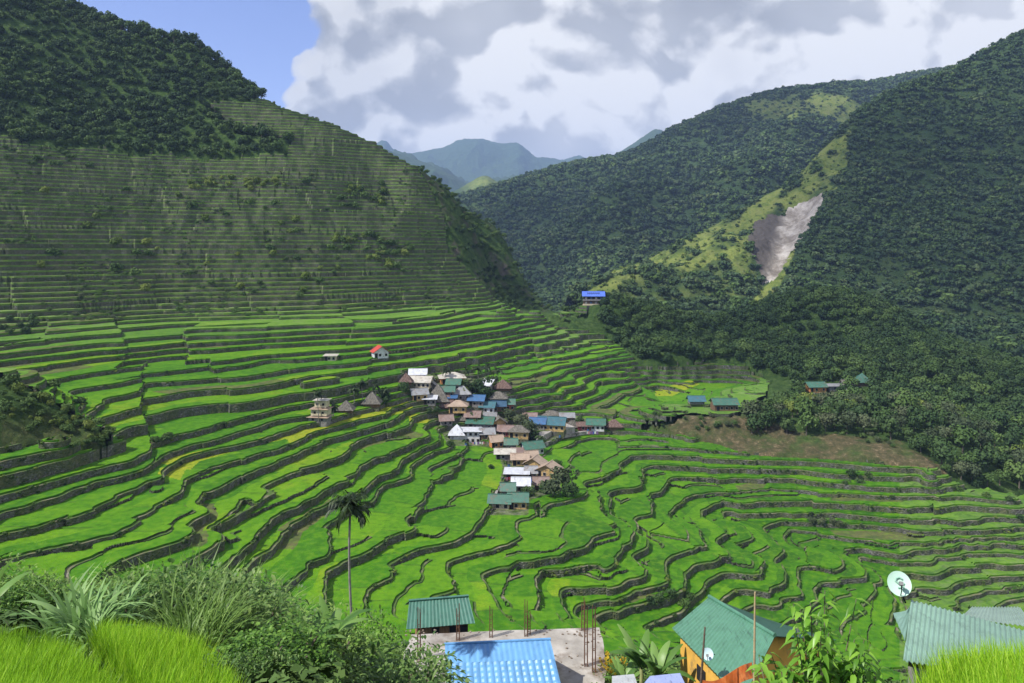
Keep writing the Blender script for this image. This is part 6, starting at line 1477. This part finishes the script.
# shrubs spread over the hill terraces
shr = [(rs.uniform(10, 410), rs.uniform(185, 300), rs.uniform(1.2, 3.0), rs.choice([2, 3, 3, 5, 5])) for _ in range(60)]
shr += [(rs.uniform(190, 285), rs.uniform(180, 192), rs.uniform(1.6, 2.6), 5) for _ in range(30)]+[(rs.uniform(332, 385), rs.uniform(188, 210), rs.uniform(1.6, 2.8), rs.choice([2, 5, 3])) for _ in range(26)]
shr += [(rs.uniform(325, 410), rs.uniform(240, 262), rs.uniform(1.5, 2.8), rs.choice([2, 3, 5])) for _ in range(28)]+[(rs.uniform(0, 90), rs.uniform(148, 168), rs.uniform(1.2, 2.2), 2) for _ in range(22)]
shr += [(rs.uniform(0, 35), rs.uniform(322, 336), rs.uniform(1., 1.8), 1) for _ in range(8)]
for px, py, s, k in shr:
    s *= 1.35
    far_plant('hill_shrub', 'shrub', 'green shrub overgrowing the old terraces of the left hill', px, py, s, CR_NEAR[int(k)], 'foliage', False, 'shrubs on the hill terraces')
far_plant('hill_shrub', 'shrub', 'single bright yellow green shrub on the hill terraces', 157, 254, 1.9, CR_NEAR[5], 'foliage', False)
far_plant('hill_shrub', 'shrub', 'pale yellow shrub left of the dark hill shrubs', 320, 272, 2.0, CR_NEAR[5], 'foliage', False)
for px, py, s in [(852,480,2.4),(860,484,2.0),(868,482,1.8),(846,484,1.6)]:
    far_plant('field_bush', 'bush', 'dark bush in the clump in the middle of the right terraces', px, py, s, CR_NEAR[0], 'foliage', False, 'upper bush clump of the right terraces')
for px, py, s in [(812,528,1.5),(822,526,1.7),(832,528,1.6),(840,529,1.2)]:
    far_plant('field_bush', 'bush', 'pale spiky bush in the lower clump of the right terraces', px, py, s, CR_NEAR[6], 'foliage', False, 'lower bush clump of the right terraces')
for px, py, s in [(170,441,1.6),(156,449,1.5),(164,446,1.6),(100,425,2.),(20,392,2.4),(45,400,2.2),(70,412,2.2),(90,428,2.),(8,385,2.6),(30,405,2.),(60,424,1.8),(105,440,1.6),(80,404,2.0),(5,408,2.0),(112,432,1.5),(52,388,2.2),(120,440,1.3)]:
    far_plant('field_bush', 'bush', 'bush on the brushy knoll at the left edge', px, py, s*1.0, CR_NEAR[rs.choice([2, 3, 5, 2])], 'foliage', False, 'bushes of the left knoll')
for px, py, s in [(655,418,1.4),(675,416,1.2),(735,425,1.5),(770,425,2.),(750,418,2.),(785,428,1.6),(660,600,1.9),(672,596,1.7),(690,600,1.6),(650,606,1.5),(684,606,1.8),(945,470,2.),(960,492,2.),(985,498,1.8),(1010,505,1.8),(975,486,2.2),(1020,520,1.6)]:
    far_plant('field_bush', 'bush', 'dark bush at the margin of the right terraces', px, py, s, CR_NEAR[rs.choice([0, 1, 2])], 'foliage', False, 'bushes at the margins of the right terraces')

for _ in range(70):
    px = rs.uniform(0, 112); py = rs.uniform(380, 395)+max(0, px-20)*.55+rs.uniform(0, 48)*(1-px/150)
    far_plant('field_bush', 'bush', 'bush on the brushy knoll at the left edge', px, py, rs.uniform(.7, 1.5), CR_NEAR[rs.choice([2, 3, 5, 2, 5])], 'foliage', False, 'bushes of the left knoll')
# unbroken scrub over the rest of the near slope
r9 = np.random.RandomState(99); P9 = []
while len(P9) < 900:
    Y = r9.uniform(12, 62); X = r9.uniform(-58, 58); px = CX+FPX*X/Y
    if -30 < px < 250 and Y < 17: continue
    if 380 < px < 860 and 34 < Y < 60: continue
    if px > 740 and Y < 32: continue
    z = near_z(X, Y); P9.append((X, Y, z-.1))
P9 = np.array(P9); scatter('bank_scrub', 'low scrub over the lower part of the near slope', 'scrub', P9, r9.uniform(.5, 1.1, 900), r9.uniform(0, 6.28, 900), [CR_NEAR[2], CR_NEAR[3], CR_NEAR[6]], 21)
P9 = []
for _ in range(3200):
    Y = r9.uniform(62, 113); X = r9.uniform(-105, 105); P9.append((X, Y, ground_z(X, Y)-.3))
P9 = np.array([p for p in P9 if abs(p[0]/p[1]) < 1.0]); scatter('slope_scrub', 'scrub on the steep slope between the near houses and the rice fields', 'scrub', P9, r9.uniform(.8, 2.0, len(P9)), r9.uniform(0, 6.28, len(P9)), [CR_NEAR[2], CR_NEAR[0], CR_NEAR[3]], 22)

for _ in range(42):
    px = rs.uniform(640, 930); py = 418+max(0, px-830)*.28+rs.uniform(0, 14)
    far_plant('field_bush', 'bush', 'low bush on the bare bank below the right trees', px, py, rs.uniform(.7, 1.6), CR_NEAR[rs.choice([2, 3, 6, 0])], 'foliage', False, 'bushes of the bare bank')
